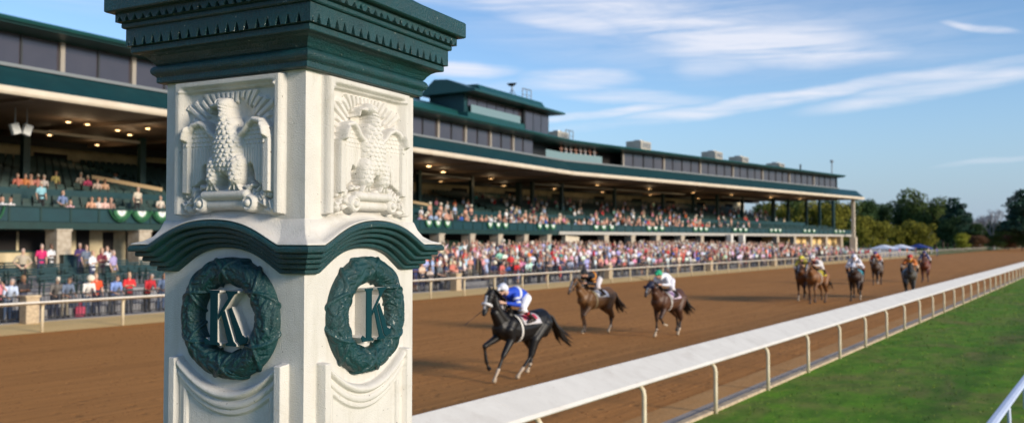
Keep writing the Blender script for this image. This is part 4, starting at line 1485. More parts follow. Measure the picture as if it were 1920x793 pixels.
# people in the balcony boxes and rear tiers at the left
BOX = [(-8, 4.2, 'sit', (.66, .30, .20)), (3, 3.6, 'sit', (.60, .60, .62)), (18, 3.7, 'sit', (.70, .66, .64)), (77, 5.2, 'stand', (.25, .50, .58)), (115, 5.0, 'sit', (.16, .22, .40)), (131, 3.8, 'sit', (.66, .40, .42)),
       (168, 4.8, 'sit', (.62, .34, .22)), (181, 4.9, 'sit', (.64, .56, .52)), (194, 4.8, 'sit', (.70, .46, .40)), (206, 4.9, 'sit', (.30, .18, .14)), (255, 5.0, 'stand', (.56, .50, .40)), (300, 5.4, 'sit', (.66, .58, .50)),
       (32, 9.6, 'sit', (.56, .18, .13)), (44, 9.6, 'sit', (.58, .22, .08)), (56, 9.7, 'sit', (.60, .30, .20)), (68, 9.6, 'sit', (.52, .22, .18)), (80, 9.7, 'sit', (.58, .52, .50)), (101, 11.4, 'sit', (.60, .50, .18)),
       (148, 11.4, 'sit', (.58, .48, .40)), (164, 10.6, 'sit', (.60, .08, .18)), (180, 9.6, 'sit', (.55, .42, .36)), (196, 9.6, 'sit', (.58, .36, .24)), (214, 12.4, 'sit', (.34, .50, .58))]
cn = ['left', 'right']
for i, (px, o, pose, col) in enumerate(BOX):
    s = s_of(px, o)
    if o < 7: zf = 3.95 + .27 * int((o - 3.1) / .95)
    else: zf = 5.41 + .21 * int((o - 8.3) / .92)
    nm = min(PAL, key=lambda c: sum((math.sqrt(c[1][k]) - math.sqrt(col[k])) ** 2 for k in range(3)))[0]
    add_person(fw(s, o, zf), FACE_T, (pose, random.choice(['short', 'long', 'short', 'cap']), False), col,
               f"{'seated' if pose == 'sit' else 'standing'} person in {nm}, in the {'front boxes' if o < 7 else 'rear tier'} left of the pillar", fixed=True)
ords = ['first', 'second', 'third', 'fourth', 'fifth', 'sixth', 'seventh', 'eighth', 'ninth', 'tenth', 'eleventh', 'twelfth']
k = 0
for q in PEOPLE:
    if ' left of the pillar' in q['label']:
        fr_ = 'front boxes' in q['label']
        idx = k if fr_ else k - 12
        q['label'] = q['label'].split(',')[0] + f", {ords[idx]} from left in the {'front boxes' if fr_ else 'rear tier'} left of pillar"
        k += 1

# --- the crowd right of the pillar
PIERX = [775, 820, 878, 931, 979, 1024, 1071, 1131, 1181, 1228, 1274, 1312, 1366, 1391, 1454, 1486, 1517, 1546, 1574, 1600]
PIERN = ['first', 'second', 'third', 'fourth', 'fifth', 'wide cream', 'sixth', 'seventh', 'eighth', 'ninth', 'tenth', 'white entrance', 'white entrance', 'eleventh', 'twelfth', 'thirteenth', 'fourteenth', 'fifteenth', 'last']
pr = random.Random(5)
crowd = []
t = t_of(768, 34.9)
# rows of terraces; the people stand shoulder to shoulder, denser towards the fence
for row in range(12):
    a0 = 34.95 + row * .95
    t = t_of(764, a0)
    while t < 205:
        tt = t + pr.uniform(-.25, .25); a = a0 + pr.uniform(-.22, .22)
        # stop where the grandstand starts
        q = np.array([tt, a]); dist = min(((q - FA[0]) @ nA) if tt < 79 else 9e9, ((q - FA[1]) @ nB) if tt >= 79 else 9e9)
        gap = .60 if row < 3 else .78
        if tt > 158: gap = .9
        t += gap * pr.uniform(.8, 1.4)
        if dist > 3.0: continue
        if math.sin(tt * .9 + row * 2.1) + math.sin(tt * .37 - row) * .8 + pr.uniform(-.6, .6) < -1.15: continue
        if tt < 66 and row > 5 and pr.random() < .35: continue
        if tt > 165 and row > 4 and pr.random() < .5: continue
        crowd.append((tt, a, row))
for (tt, a, row) in crowd:
    nm, col = PAL[pr.choices(range(len(PAL)), weights=PW)[0]]
    col = tuple(min(.8, c * pr.uniform(.8, 1.15)) for c in col)
    fem = pr.random() < .48
    pose = pr.choice(['stand', 'fold', 'phone', 'hip', 'fold', 'cheer', 'stand']) if row else pr.choice(['lean', 'fold', 'lean', 'phone', 'fold'])
    hair = pr.choice(['long', 'long', 'bun', 'hat']) if fem else pr.choice(['short', 'short', 'cap', 'short'])
    dress = fem and pr.random() < .4 and pose != 'lean'
    loc = W(tt, a, ground_z(a))
    px = 960 + F * loc.x / loc.y
    j = max([i for i, v in enumerate(PIERX) if v <= px] + [0]); j = min(j, len(PIERN) - 1)
    what = {'stand': 'arms down', 'fold': 'hands together', 'phone': 'phone raised', 'hip': 'hand on hip', 'cheer': 'arms raised', 'lean': 'leaning forward'}[pose]
    hw = {'long': 'long haired spectator', 'bun': 'tied haired spectator', 'hat': 'hatted spectator', 'short': 'short haired spectator', 'cap': 'capped spectator'}[hair]
    where = 'front row' if row == 0 else (ords[row] + ' row' if row < 6 else 'back row')
    gnm = PIERN[j] + ' stone pier' if 'cream' not in PIERN[j] and 'white' not in PIERN[j] else PIERN[j] + (' pier' if 'cream' in PIERN[j] else ' column')
    add_person(loc, FACE_T + pr.uniform(-.6, .6), (pose, hair, dress), col, f'{hw} in {nm}, {what}, {where}, by {gnm}'.replace('white entrance column', 'white column'), 'spectators in the trackside crowd', pr.choice([pr.uniform(.90, 1.10), pr.uniform(.94, 1.06), pr.uniform(.94, 1.08), pr.uniform(.68, .9)]))
# seated rows on the balcony and tiers right of the pillar
for px0, px1, dens_ in ((776, 905, .8), (905, 1100, .85), (1100, 1300, .9), (1300, 1420, .35)):
    for o in (3.6, 4.6, 5.5, 6.4):
        s = s_of(px0, o)
        while s < s_of(px1, o):
            s += .62 * pr.uniform(.9, 1.9)
            if pr.random() > dens_ * (.85 if o < 5 else .55): continue
            nm, col = PAL[pr.choices(range(len(PAL)), weights=PW)[0]]
            if pr.random() < .45: nm, col = 'salmon', (.56, .30, .22)
            P_ = fw(s, o, 3.95 + .27 * int((o - 3.1) / .95)); px = 960 + F * P_.x / P_.y
            j = min(max([i for i, v in enumerate(PIERX) if v <= px] + [0]), len(PIERN) - 1)
            add_person(P_, FACE_T, ('sit' if pr.random() < .8 else 'stand', pr.choice(['short', 'long', 'cap', 'short', 'hat']), False), col,
                       f'spectator in {nm} in the balcony boxes above the {PIERN[j]} pier', 'spectators in the balcony boxes')
for o, z_ in rows2[:11]:
    for px0, px1 in ((778, 960), (960, 1130), (1130, 1420)):
        s = s_of(px0, o)
        while s < s_of(px1, o):
            s += pr.uniform(2.0, 11)
            nm, col = PAL[pr.choices(range(len(PAL)), weights=PW)[0]]
            add_person(fw(s, o, z_ - .0), FACE_T, ('sit', pr.choice(['short', 'long', 'cap']), False), col, f'spectator in {nm} seated in {ords[rows2.index((o, z_))]} row of shaded rear tier above {PIERN[min(max([i for i, v in enumerate(PIERX) if v <= 960 + F * fw(s, o, 5).x / fw(s, o, 5).y] + [0]), len(PIERN) - 1)]} pier', 'spectators in the rear tier')
for i in range(15):
    s = TER0 + 3.6 + (TER1 - TER0 - 4) * i / 15
    nm, col = ('white', (.66, .60, .58)) if i % 3 else ('salmon', (.60, .28, .22))
    add_person(fw(s, 1.95 + .35 * (i % 2), 11.46), FACE_T, ('fold', 'short' if i % 2 else 'long', False), col, f'{ords[i % 12]} person from the left on the open terrace under the roof' if i < 12 else f"{['third', 'second', 'first'][i - 12]} person from the right on the open terrace under the roof", 'people on the upper terrace')

# nearest 290 become individuals; the rest of the crowd is one object
def camdist(q): return (q['loc'] - Vector((0, 0, CAMH))).length
PEOPLE.sort(key=lambda q: (not q['fixed'], camdist(q)))
indiv, rest = PEOPLE[:290], PEOPLE[290:]
seen = {}
for q in indiv:
    me = pmesh(*q['key'])
    o = bpy.data.objects.new('person', me); C.objects.link(o)
    zz = -.03 if False else 0
    o.location = q['loc'] + Vector((0, 0, zz)); o.rotation_euler = (pr.uniform(-.05, .05), pr.uniform(-.03, .05), q['rz']); o.scale = (q['scale'],) * 3
    o.color = (*q['col'], 1)
    tag(o, q['label'], 'person', q['group'])
seat_sink = 0


def low(me):
    o = bpy.data.objects.new('tmp', me); sc.collection.objects.link(o)
    m = o.modifiers.new('d', 'DECIMATE'); m.ratio = .32
    dg = bpy.context.evaluated_depsgraph_get(); dg.update()
    out = bpy.data.meshes.new_from_object(o.evaluated_get(dg)); bpy.data.objects.remove(o)
    n = len(out.vertices); co = np.empty(n * 3); out.vertices.foreach_get('co', co)
    out.calc_loop_triangles()
    nt = len(out.loop_triangles); tr = np.empty(nt * 3, int); out.loop_triangles.foreach_get('vertices', tr)
    mi = np.empty(nt, int); out.loop_triangles.foreach_get('material_index', mi)
    return co.reshape(-1, 3), tr.reshape(-1, 3), mi


LOWC = {}
VV, TT, CC = [], [], []; off = 0
for q in rest:
    k = q['key']
    if k not in LOWC: LOWC[k] = low(pmesh(*k))
    co, tr, mi = LOWC[k]
    c_, s_ = math.cos(q['rz']), math.sin(q['rz'])
    w = co * q['scale']
    w = np.stack([w[:, 0] * c_ - w[:, 1] * s_ + q['loc'].x, w[:, 0] * s_ + w[:, 1] * c_ + q['loc'].y, w[:, 2] + q['loc'].z], 1)
    cols = np.array([pr.choice(SKIN), q['col'], pr.choice(TROU), pr.choice(HAIRP), (.02, .02, .02), (.6, .56, .48)])
    VV.append(w); TT.append(tr + off); CC.append(cols[mi]); off += len(w)
VV = np.concatenate(VV); TT = np.concatenate(TT); CC = np.concatenate(CC)
me = bpy.data.meshes.new('crowd')
me.vertices.add(len(VV)); me.vertices.foreach_set('co', VV.ravel())
me.loops.add(TT.size); me.loops.foreach_set('vertex_index', TT.ravel())
me.polygons.add(len(TT)); me.polygons.foreach_set('loop_start', np.arange(0, TT.size, 3)); me.polygons.foreach_set('loop_total', np.full(len(TT), 3))
me.update(calc_edges=True)
ca = me.color_attributes.new('Col', 'FLOAT_COLOR', 'CORNER')
ca.data.foreach_set('color', np.concatenate([np.repeat(CC, 3, 0), np.ones((TT.size, 1))], 1).ravel())
me.materials.append(M['crowdcol'])
o = bpy.data.objects.new('crowd', me); C.objects.link(o)
tag(o, 'distant mass of spectators in many colours filling the apron and balcony', 'crowd', kind='stuff')

# ------------------------------------------------------------------ seats in the stand and on the apron
def seat_mesh():
    b = MB()
    b.box((0, 0, .42), (.40, .44, .04), bev=.012)
    b.box((-.20, 0, .66), (.035, .44, .42), Matrix.Translation((-.20, 0, .5)) @ Matrix.Rotation(R(-10), 4, 'Y') @ Matrix.Translation((.20, 0, -.5)), bev=.012)
    for s in (-1, 1): b.box((-.02, s * .22, .22), (.05, .03, .44)); b.box((0, s * .235, .60), (.34, .03, .03))
    me = bpy.data.meshes.new('folding_seat'); me.from_pydata(b.v, [], b.f); me.materials.append(M['seat_green']); return me
sm = seat_mesh(); lowseat = np.array([(.2, -.22, .42), (.2, .22, .42), (-.2, .22, .44), (-.2, -.22, .44), (-.26, .22, .88), (-.26, -.22, .88)])
lowf = np.array([(0, 1, 2), (0, 2, 3), (3, 2, 4), (3, 4, 5)])
seats = []
for i, o_ in enumerate((3.75, 4.7, 5.65, 6.55)):
    for s in np.arange(2, BE - 2, .56):
        if int(s / .56) % 9 == 0: continue
        seats.append((s, o_, 3.95 + .27 * i, 'front'))
for i, (o_, z_) in enumerate(rows2):
    for s in np.arange(2, TIE - 2, .56):
        if int(s / .56) % 14 in (0, 1): continue
        seats.append((s, o_, z_, 'rear'))
def vis(q):
    P_ = fw(q[0], q[1], q[2]); px = 960 + F * P_.x / P_.y
    ok = (0 <= px <= 312) or (775 <= px)
    return P_.length if ok else 1e3 + P_.length
seats.sort(key=vis)
SEATL = []
for i, (s, o_, z_, w) in enumerate(seats[:290]):
    o = bpy.data.objects.new('folding_seat', sm); C.objects.link(o); o.location = fw(s, o_, z_); o.rotation_euler = (0, 0, FACE_T)
    P_ = o.location; px = 960 + F * P_.x / P_.y
    SEATL.append((o, w, 'left' if px < 500 else 'right', o_, px))
rowset = {w: sorted({q[3] for q in SEATL if q[1] == w}) for w in ('front', 'rear')}
def nth(n): return ords[n] if n < 12 else f"{n + 1}{'th' if 10 < (n + 1) % 100 < 14 else {1: 'st', 2: 'nd', 3: 'rd'}.get((n + 1) % 10, 'th')}"
for w in ('front', 'rear'):
    for ri, o_ in enumerate(rowset[w]):
        for side in ('left', 'right'):
            for k, q in enumerate(sorted([q for q in SEATL if q[1] == w and q[3] == o_ and q[2] == side], key=lambda q: q[4])):
                tag(q[0], f'green seat, {nth(k)} from the left in {nth(ri)} row of the {w} tier, {side} of pillar', 'seat', 'green seats in the grandstand')
vs, fs, off = [], [], 0
c_, s_ = math.cos(FACE_T), math.sin(FACE_T)
for (s, o_, z_, w) in seats[290:]:
    P_ = fw(s, o_, z_)
    v = np.stack([lowseat[:, 0] * c_ - lowseat[:, 1] * s_ + P_.x, lowseat[:, 0] * s_ + lowseat[:, 1] * c_ + P_.y, lowseat[:, 2] + P_.z], 1)
    vs.append(v); fs.append(lowf + off); off += 6
me = bpy.data.meshes.new('stadium_seating'); me.from_pydata(np.concatenate(vs).tolist(), [], np.concatenate(fs).tolist()); me.materials.append(M['seat_green'])
o = bpy.data.objects.new('stadium_seating', me); C.objects.link(o)
tag(o, 'remaining rows of dark green seats rising under the grandstand roof', 'seating', kind='stuff')

# apron furniture at the left: green metal benches and tables
def bench():
    e = empty('terrace_bench')
    b = MB()
    for k in range(4): b.box((-.16 + k * .11, 0, .44), (.08, 1.5, .03), bev=.006)
    b.build('seat', M['stand_green'], e)
    b = MB()
    for k in range(3): b.box((-.24 - k * .02, 0, .58 + k * .12), (.03, 1.5, .08), bev=.006)
    b.build('backrest', M['stand_green'], e)
    for s in (-.68, .68):
        b = MB(); b.box((-.18, s, .4), (.05, .05, .8)); b.box((.16, s, .22), (.05, .05, .44)); b.box((0, s, .62), (.42, .05, .03)); b.build('leg', M['deep_green'], e)
    return e
bn = None; k = 0
for a in (37.4, 39.3, 41.2, 43.1):
    for px in range(-30, 330, 34):
        pp = px + (a * 37 % 20)
        if pr.random() < .45: continue
        e = bn = bench() if bn is None else copy_tree(bn)
        t = at(pp, a); e.location = W(t, a, ground_z(a)); e.rotation_euler = (0, 0, -TH)
        rn = {37.4: 'lowest', 39.3: 'second', 41.2: 'third', 43.1: 'highest'}[a]
        loc_ = ords[min(11, max(0, int((pp + 30) / 34)))]
        tag(e, f'dark green slatted bench, {loc_} from the left on the {rn} terrace', 'bench', 'green benches on the apron'); k += 1
# green bin and planter by the wall
def bin_(e):
    b = MB(); b.box((0, 0, .5), (.6, .7, 1.0), bev=.04); b.build('body', M['stand_green'], e); b = MB(); b.box((0, 0, 1.04), (.66, .76, .1), bev=.03); b.build('lid', M['deep_green'], e)
e = tag(empty('litter_bin', W(at(127, 44.6), 44.6, 1.32), -TH), 'tall dark green litter bin standing right of the first stone pier', 'bin'); bin_(e)
b = MB(); b.box((0, 0, .2), (.3, .35, .42), bev=.06); b.tube([(0, -.1, .4), (0, -.08, .55), (0, .08, .55), (0, .1, .4)], .02)
o = b.build('bag', mat('pink_bag', (.55, .08, .14), .7), loc=W(at(153, 35.0), 35.0, .03)); tag(o, 'pink bag standing on the ground at the foot of the fence', 'bag')


def leaf_cloud(n, blobs, size, seed, flat=1.0):
    r = np.random.default_rng(seed)
    w = np.array([b[3] * b[4] * b[5] for b in blobs]); w = w / w.sum()
    ch = r.choice(len(blobs), n, p=w)
    B = np.array(blobs)[ch]
    d = r.normal(size=(n, 3)); d /= np.linalg.norm(d, axis=1)[:, None]
    rad = r.uniform(.25, 1.0, n) ** (1 / 2.2) * (1 + .10 * np.sin(d[:, 0] * 5 + ch) + r.normal(0, .06, n))
    P_ = B[:, :3] + d * B[:, 3:6] * rad[:, None]
    sz = size * r.uniform(.6, 1.3, n)
    nrm = d + r.normal(0, .7, (n, 3)); nrm /= np.linalg.norm(nrm, axis=1)[:, None]
    u = np.cross(nrm, r.normal(size=(n, 3))); u /= np.linalg.norm(u, axis=1)[:, None]; v = np.cross(nrm, u)
    q = np.stack([P_ + u * sz[:, None], P_ + v * sz[:, None] * .6, P_ - u * sz[:, None], P_ - v * sz[:, None] * .6], 1)
    return q.reshape(-1, 3)


def mesh_quads(name, v, m):
    n = len(v) // 4
    me = bpy.data.meshes.new(name)
    me.vertices.add(len(v)); me.vertices.foreach_set('co', v.ravel())
    me.loops.add(n * 4); me.loops.foreach_set('vertex_index', np.arange(n * 4))
    me.polygons.add(n); me.polygons.foreach_set('loop_start', np.arange(0, n * 4, 4)); me.polygons.foreach_set('loop_total', np.full(n, 4))
    me.update(calc_edges=True); me.materials.append(m)
    return me


def leafmat(name, c1, c2):
    m = mat(name, c1, .75, col2=c2, vscale=.35, spec=.15)
    return m


LM = {'dark': leafmat('leaf_dark', (.048, .088, .026), (.022, .050, .018)), 'mid': leafmat('leaf_mid', (.095, .130, .030), (.050, .080, .022)),
      'gold': leafmat('leaf_gold', (.230, .200, .024), (.115, .125, .018)), 'pine': leafmat('leaf_pine', (.032, .075, .048), (.016, .045, .030)),
      'rust': leafmat('leaf_rust', (.17, .08, .04), (.10, .06, .03)), 'lime': leafmat('leaf_lime', (.30, .30, .03), (.17, .19, .025))}


def trunk_mb(h, r, seed, limbs=5, top=.75):
    rr = random.Random(seed); b = MB()
    b.tube([(0, 0, -.2), (.02 * h, 0, h * .3), (-.01 * h, .01 * h, h * .55), (0, 0, h * top)], [r, r * .75, r * .5, r * .2], 8)
    for i in range(limbs):
        an = rr.uniform(0, 6.28); z0 = h * rr.uniform(.25, .55); L = h * rr.uniform(.22, .38)
        b.tube([(0, 0, z0), (math.cos(an) * L * .5, math.sin(an) * L * .5, z0 + L * .4), (math.cos(an) * L, math.sin(an) * L, z0 + L * .9)], [r * .4, r * .25, r * .08], 6)
    return b


TREEP = {}


def tree_proto(kind, var):
    k = (kind, var)
    if k in TREEP: return TREEP[k]
    rr = random.Random(var * 7 + len(kind))
    H_ = 1.0                     # unit tree, scaled on placing
    blobs = []
    if kind == 'pine':
        for i in range(7):
            z = .35 + i * .09; blobs.append((rr.uniform(-.04, .04), rr.uniform(-.04, .04), z, .27 * (1.05 - z) + .06, .27 * (1.05 - z) + .06, .07))
        for i in range(5): blobs.append((rr.uniform(-.2, .2), rr.uniform(-.2, .2), rr.uniform(.45, .85), .1, .1, .045))
    else:
        sp = .30 if kind != 'gold' else .40
        n = 15
        for i in range(n):
            an = rr.uniform(0, 6.28); rd = sp * rr.uniform(.1, 1)
            z = rr.uniform(.30, .88) if kind not in ('gold', 'lime', 'rust') else rr.uniform(.22, .80)
            k_ = 1 - abs(z - .55) * .9
            s_ = rr.uniform(.10, .20) * (1 if kind != 'gold' else 1.15)
            blobs.append((math.cos(an) * rd * k_, math.sin(an) * rd * k_, z, s_, s_, s_ * .8))
        blobs.append((0, 0, .6, .2, .2, .25))
    e = bpy.data.objects.new('tree', None)
    lv = leaf_cloud(5200 if kind != 'pine' else 4600, blobs, .021, var * 13 + len(kind))
    crown = mesh_quads('crown', lv, LM[kind])
    tb = trunk_mb(1.0, .028, var)
    tm = bpy.data.meshes.new('trunk'); tm.from_pydata(tb.v, [], tb.f); tm.materials.append(M['bark'])
    TREEP[k] = (crown, tm)
    return TREEP[k]


def bare_proto():
    b = MB(); rr = random.Random(3)
    def br(p, d, L, r, lv):
        q = p + d * L
        b.tube([p, q], [r, r * .7], 5 if lv < 2 else 3, cap=False)
        if lv >= 6: return
        for i in range(3 if lv < 4 else 2):
            nd = (d + Vector((rr.uniform(-.75, .75), rr.uniform(-.75, .75), rr.uniform(-.1, .45)))).normalized()
            br(q, nd, L * rr.uniform(.66, .84), r * .66, lv + 1)
    br(Vector((0, 0, -.01)), Vector((0, 0, 1)), .25, .034, 0)
    me = bpy.data.meshes.new('branches'); me.from_pydata(b.v, [], b.f); me.materials.append(M['bark_grey']); return me


def put_tree(name, label, kind, px, ytop, Z, wide=1.0, var=0, group=None, base=0.0, cat='tree'):
    r = (px - 960) / F
    X = r * Z
    h = CAMH + (450 - ytop) / F * Z - base
    e = tag(empty(name, (X, Z, base), var * 1.3), label, cat, group)
    if kind == 'bare':
        global BAREM
        try: BAREM
        except NameError: BAREM = bare_proto()
        o = bpy.data.objects.new('branches', BAREM); C.objects.link(o); o.parent = e; o.scale = (h * .9 * wide, h * .9 * wide, h * .92)
        return e
    cr, tm = tree_proto(kind, var)
    o = bpy.data.objects.new('crown', cr); C.objects.link(o); o.parent = e; o.scale = (h * wide, h * wide, h * 1.02)
    o = bpy.data.objects.new('trunk', tm); C.objects.link(o); o.parent = e; o.scale = (h * .9, h * .9, h * .85)
    return e


TREES = [
    # far tall row
    ('tall_tree', 'dark tree directly behind the end column of the grandstand', 'dark', 1628, 372, 300, .9, 1), ('tall_tree', 'dark rounded tree just right of the grandstand roof end', 'dark', 1655, 378, 320, .9, 2),
    ('tall_tree', 'dark tree rising behind the golden hedge trees', 'dark', 1690, 362, 310, .85, 3), ('tall_tree', 'tallest dark green tree of the middle clump', 'mid', 1722, 356, 300, .85, 4),
    ('tall_tree', 'olive tree right of the tallest one', 'mid', 1752, 368, 300, .9, 5), ('tall_tree', 'dark tree in the dip before the pine', 'dark', 1768, 382, 320, .9, 1),
    ('pine_tree', 'leaning blue-green pine with a layered crown', 'pine', 1790, 368, 290, 1.15, 2), ('pine_tree', 'lower pine at the right foot of the layered pine', 'pine', 1812, 396, 300, 1.2, 3),
    ('bare_tree', 'leafless pale grey tree between the pine and the dark trees at right', 'bare', 1862, 374, 300, 1.0, 1), ('bare_tree', 'smaller leafless grey tree left of the pale one', 'bare', 1836, 388, 300, 1.0, 2),
    ('tall_tree', 'dark tree behind the leafless tree at right', 'pine', 1902, 392, 330, 1.0, 4), ('tall_tree', 'large dark tree at the right edge of the picture', 'pine', 1922, 352, 260, 1.5, 5),
    ('tall_tree', 'dark tree beyond the right edge', 'dark', 1965, 360, 260, 1.0, 2), ('tall_tree', 'dark tree well beyond the right edge', 'dark', 2030, 372, 270, 1.0, 3),
    ('tall_tree', 'low dark tree filling under the leafless tree', 'dark', 1850, 415, 330, 1.1, 4), ('tall_tree', 'low dark tree left of the yellow shrub', 'dark', 1775, 405, 280, 1.3, 5), ('tall_tree', 'low dark tree right of the yellow shrub', 'dark', 1830, 418, 290, 1.5, 1),
    ('tall_tree', 'low dark tree before the right edge', 'dark', 1885, 412, 300, 1.4, 2),
    # golden row
    ('golden_tree', 'yellow-green tree just right of the grandstand corner column', 'gold', 1618, 398, 235, 1.1, 1), ('golden_tree', 'second yellow-green tree from the grandstand corner', 'gold', 1648, 408, 240, 1.0, 2),
    ('golden_tree', 'third yellow-green tree of the row', 'gold', 1676, 414, 245, 1.0, 3), ('golden_tree', 'broad fourth yellow-green tree of the row', 'gold', 1706, 410, 245, 1.1, 4), ('golden_tree', 'last yellow-green tree of the row, before the dark hedge', 'gold', 1732, 414, 245, 1.0, 5),
    ('golden_shrub', 'round bright yellow-green shrub standing alone by the track turn', 'lime', 1803, 433, 250, 1.6, 1), ('rust_shrub', 'low reddish shrub right of the round yellow one', 'rust', 1832, 437, 260, 1.8, 2), ('rust_shrub', 'low reddish shrub nearer the right edge', 'rust', 1890, 434, 270, 1.8, 3),
    ('green_shrub', 'low green shrub between the two reddish ones', 'mid', 1862, 437, 265, 1.8, 2), ('green_shrub', 'low green shrub at the right edge of the track turn', 'mid', 1915, 434, 265, 1.8, 4),
    # seen through the open end of the stand
    ('golden_tree', 'olive tree seen through the first open bay at the stand end', 'gold', 1462, 372, 300, 1.0, 2), ('golden_tree', 'olive tree seen through the second open bay at the stand end', 'mid', 1492, 366, 300, 1.0, 3), ('golden_tree', 'olive tree seen through the third open bay', 'gold', 1520, 370, 290, 1.0, 4),
    ('golden_tree', 'olive tree seen through the fourth open bay', 'mid', 1546, 366, 300, 1.0, 5), ('golden_tree', 'olive tree seen through the last open bay', 'gold', 1570, 372, 285, 1.0, 1), ('golden_tree', 'green tree just behind the corner column', 'mid', 1594, 372, 300, 1.0, 2),
    ('tall_tree', 'dark tree deep behind the open bays', 'mid', 1435, 376, 320, 1.0, 3)]
for nm, lab, kind, px, yt, Z, wd, var in TREES:
    put_tree(nm, lab, kind, px, yt, Z, wd, var, cat='shrub' if 'shrub' in nm else 'tree')
# far woods closing the horizon
lv = leaf_cloud(60000, [(x, 430 + 30 * math.sin(x * .02), 4, 14, 10, 7 + 2.5 * math.sin(x * .13)) for x in range(60, 420, 9)], .55, 77)
o = bpy.data.objects.new('far_wood', mesh_quads('far_wood', lv, LM['dark'])); C.objects.link(o); tag(o, 'distant dark wood closing the horizon behind the track turn', 'wood', kind='stuff')
# hedge bank and tents beyond the stand
def tent(lab, px, Z, w_, h_, m):
    e = tag(empty('marquee', ((px - 960) / F * Z, Z, 0), -TH), lab, 'tent')
    b = MB(); hw = w_ / 2
    b.add([(-2.5, -hw, h_ * .62), (2.5, -hw, h_ * .62), (2.5, hw, h_ * .62), (-2.5, hw, h_ * .62), (0, -hw * .8, h_), (0, hw * .8, h_)], [(0, 1, 4), (1, 2, 5, 4), (2, 3, 5), (3, 0, 4, 5), (0, 3, 2, 1)])
    b.build('roof', m, e)
    b = MB(); b.sweep(rect(2.5, 2.52, h_ * .52, h_ * .62), [lambda p, y=y: (p[0], y, p[1]) for y in (-hw, hw)]); b.build('valance', M['tent_blue'], e)
    for sx in (-2.4, 2.4):
        for sy in (-hw + .1, hw - .1): MB().tube([(sx, sy, 0), (sx, sy, h_ * .62)], .06, 6).build('leg', M['tent'], e)
tent('left white marquee with blue valance just beyond the grandstand corner', 1657, 190, 6, 2.1, M['tent'])
tent('middle white marquee beyond the grandstand', 1688, 200, 7, 2.1, M['tent'])
tent('dark blue canopy right of the white marquees', 1722, 205, 5, 2.2, M['tent_blue'])
for i, px in enumerate((1632, 1648, 1668, 1686, 1700, 1716, 1740, 1756)):
    add = bpy.data.objects.new('person', pmesh('stand', 'short', False)); C.objects.link(add)
    Z = 150 + i * 3
    X = (px - 960) / F * Z; add.location = (X, Z, .9); a_ = float(NV @ np.array([X, Z])); add.location.z = ground_z(a_) if a_ > 34.3 else 0
    add.rotation_euler = (0, 0, FACE_T); cl = PAL[i * 2 % len(PAL)]; add.color = (*cl[1], 1)
    tag(add, f'{ords[i]} person in {cl[0]} standing beyond the stand corner near the marquees', 'person', 'people near the marquees')
# tractor-like dark vehicle at the far turn
def van(e):
    b = MB(); b.box((0, 0, 1.1), (4.6, 1.9, 1.1), bev=.2); b.build('body', mat('navy_paint', (.01, .02, .08), .35, coat=.5), e)
    b = MB(); b.box((.2, 0, 1.9), (2.4, 1.7, .8), bev=.2); b.build('cab', M['glass'], e)
    for x in (-1.4, 1.4):
        for y in (-.9, .9): MB().tube([(x, y - .12, .42), (x, y + .12, .42)], .42, 14).build('wheel', M['black'], e)
Z = 350; X = (1921 - 960) / F * Z
van(tag(empty('parked_truck', (X, Z, 0), R(50)), 'small dark blue vehicle at the far turn by the right edge', 'vehicle'))


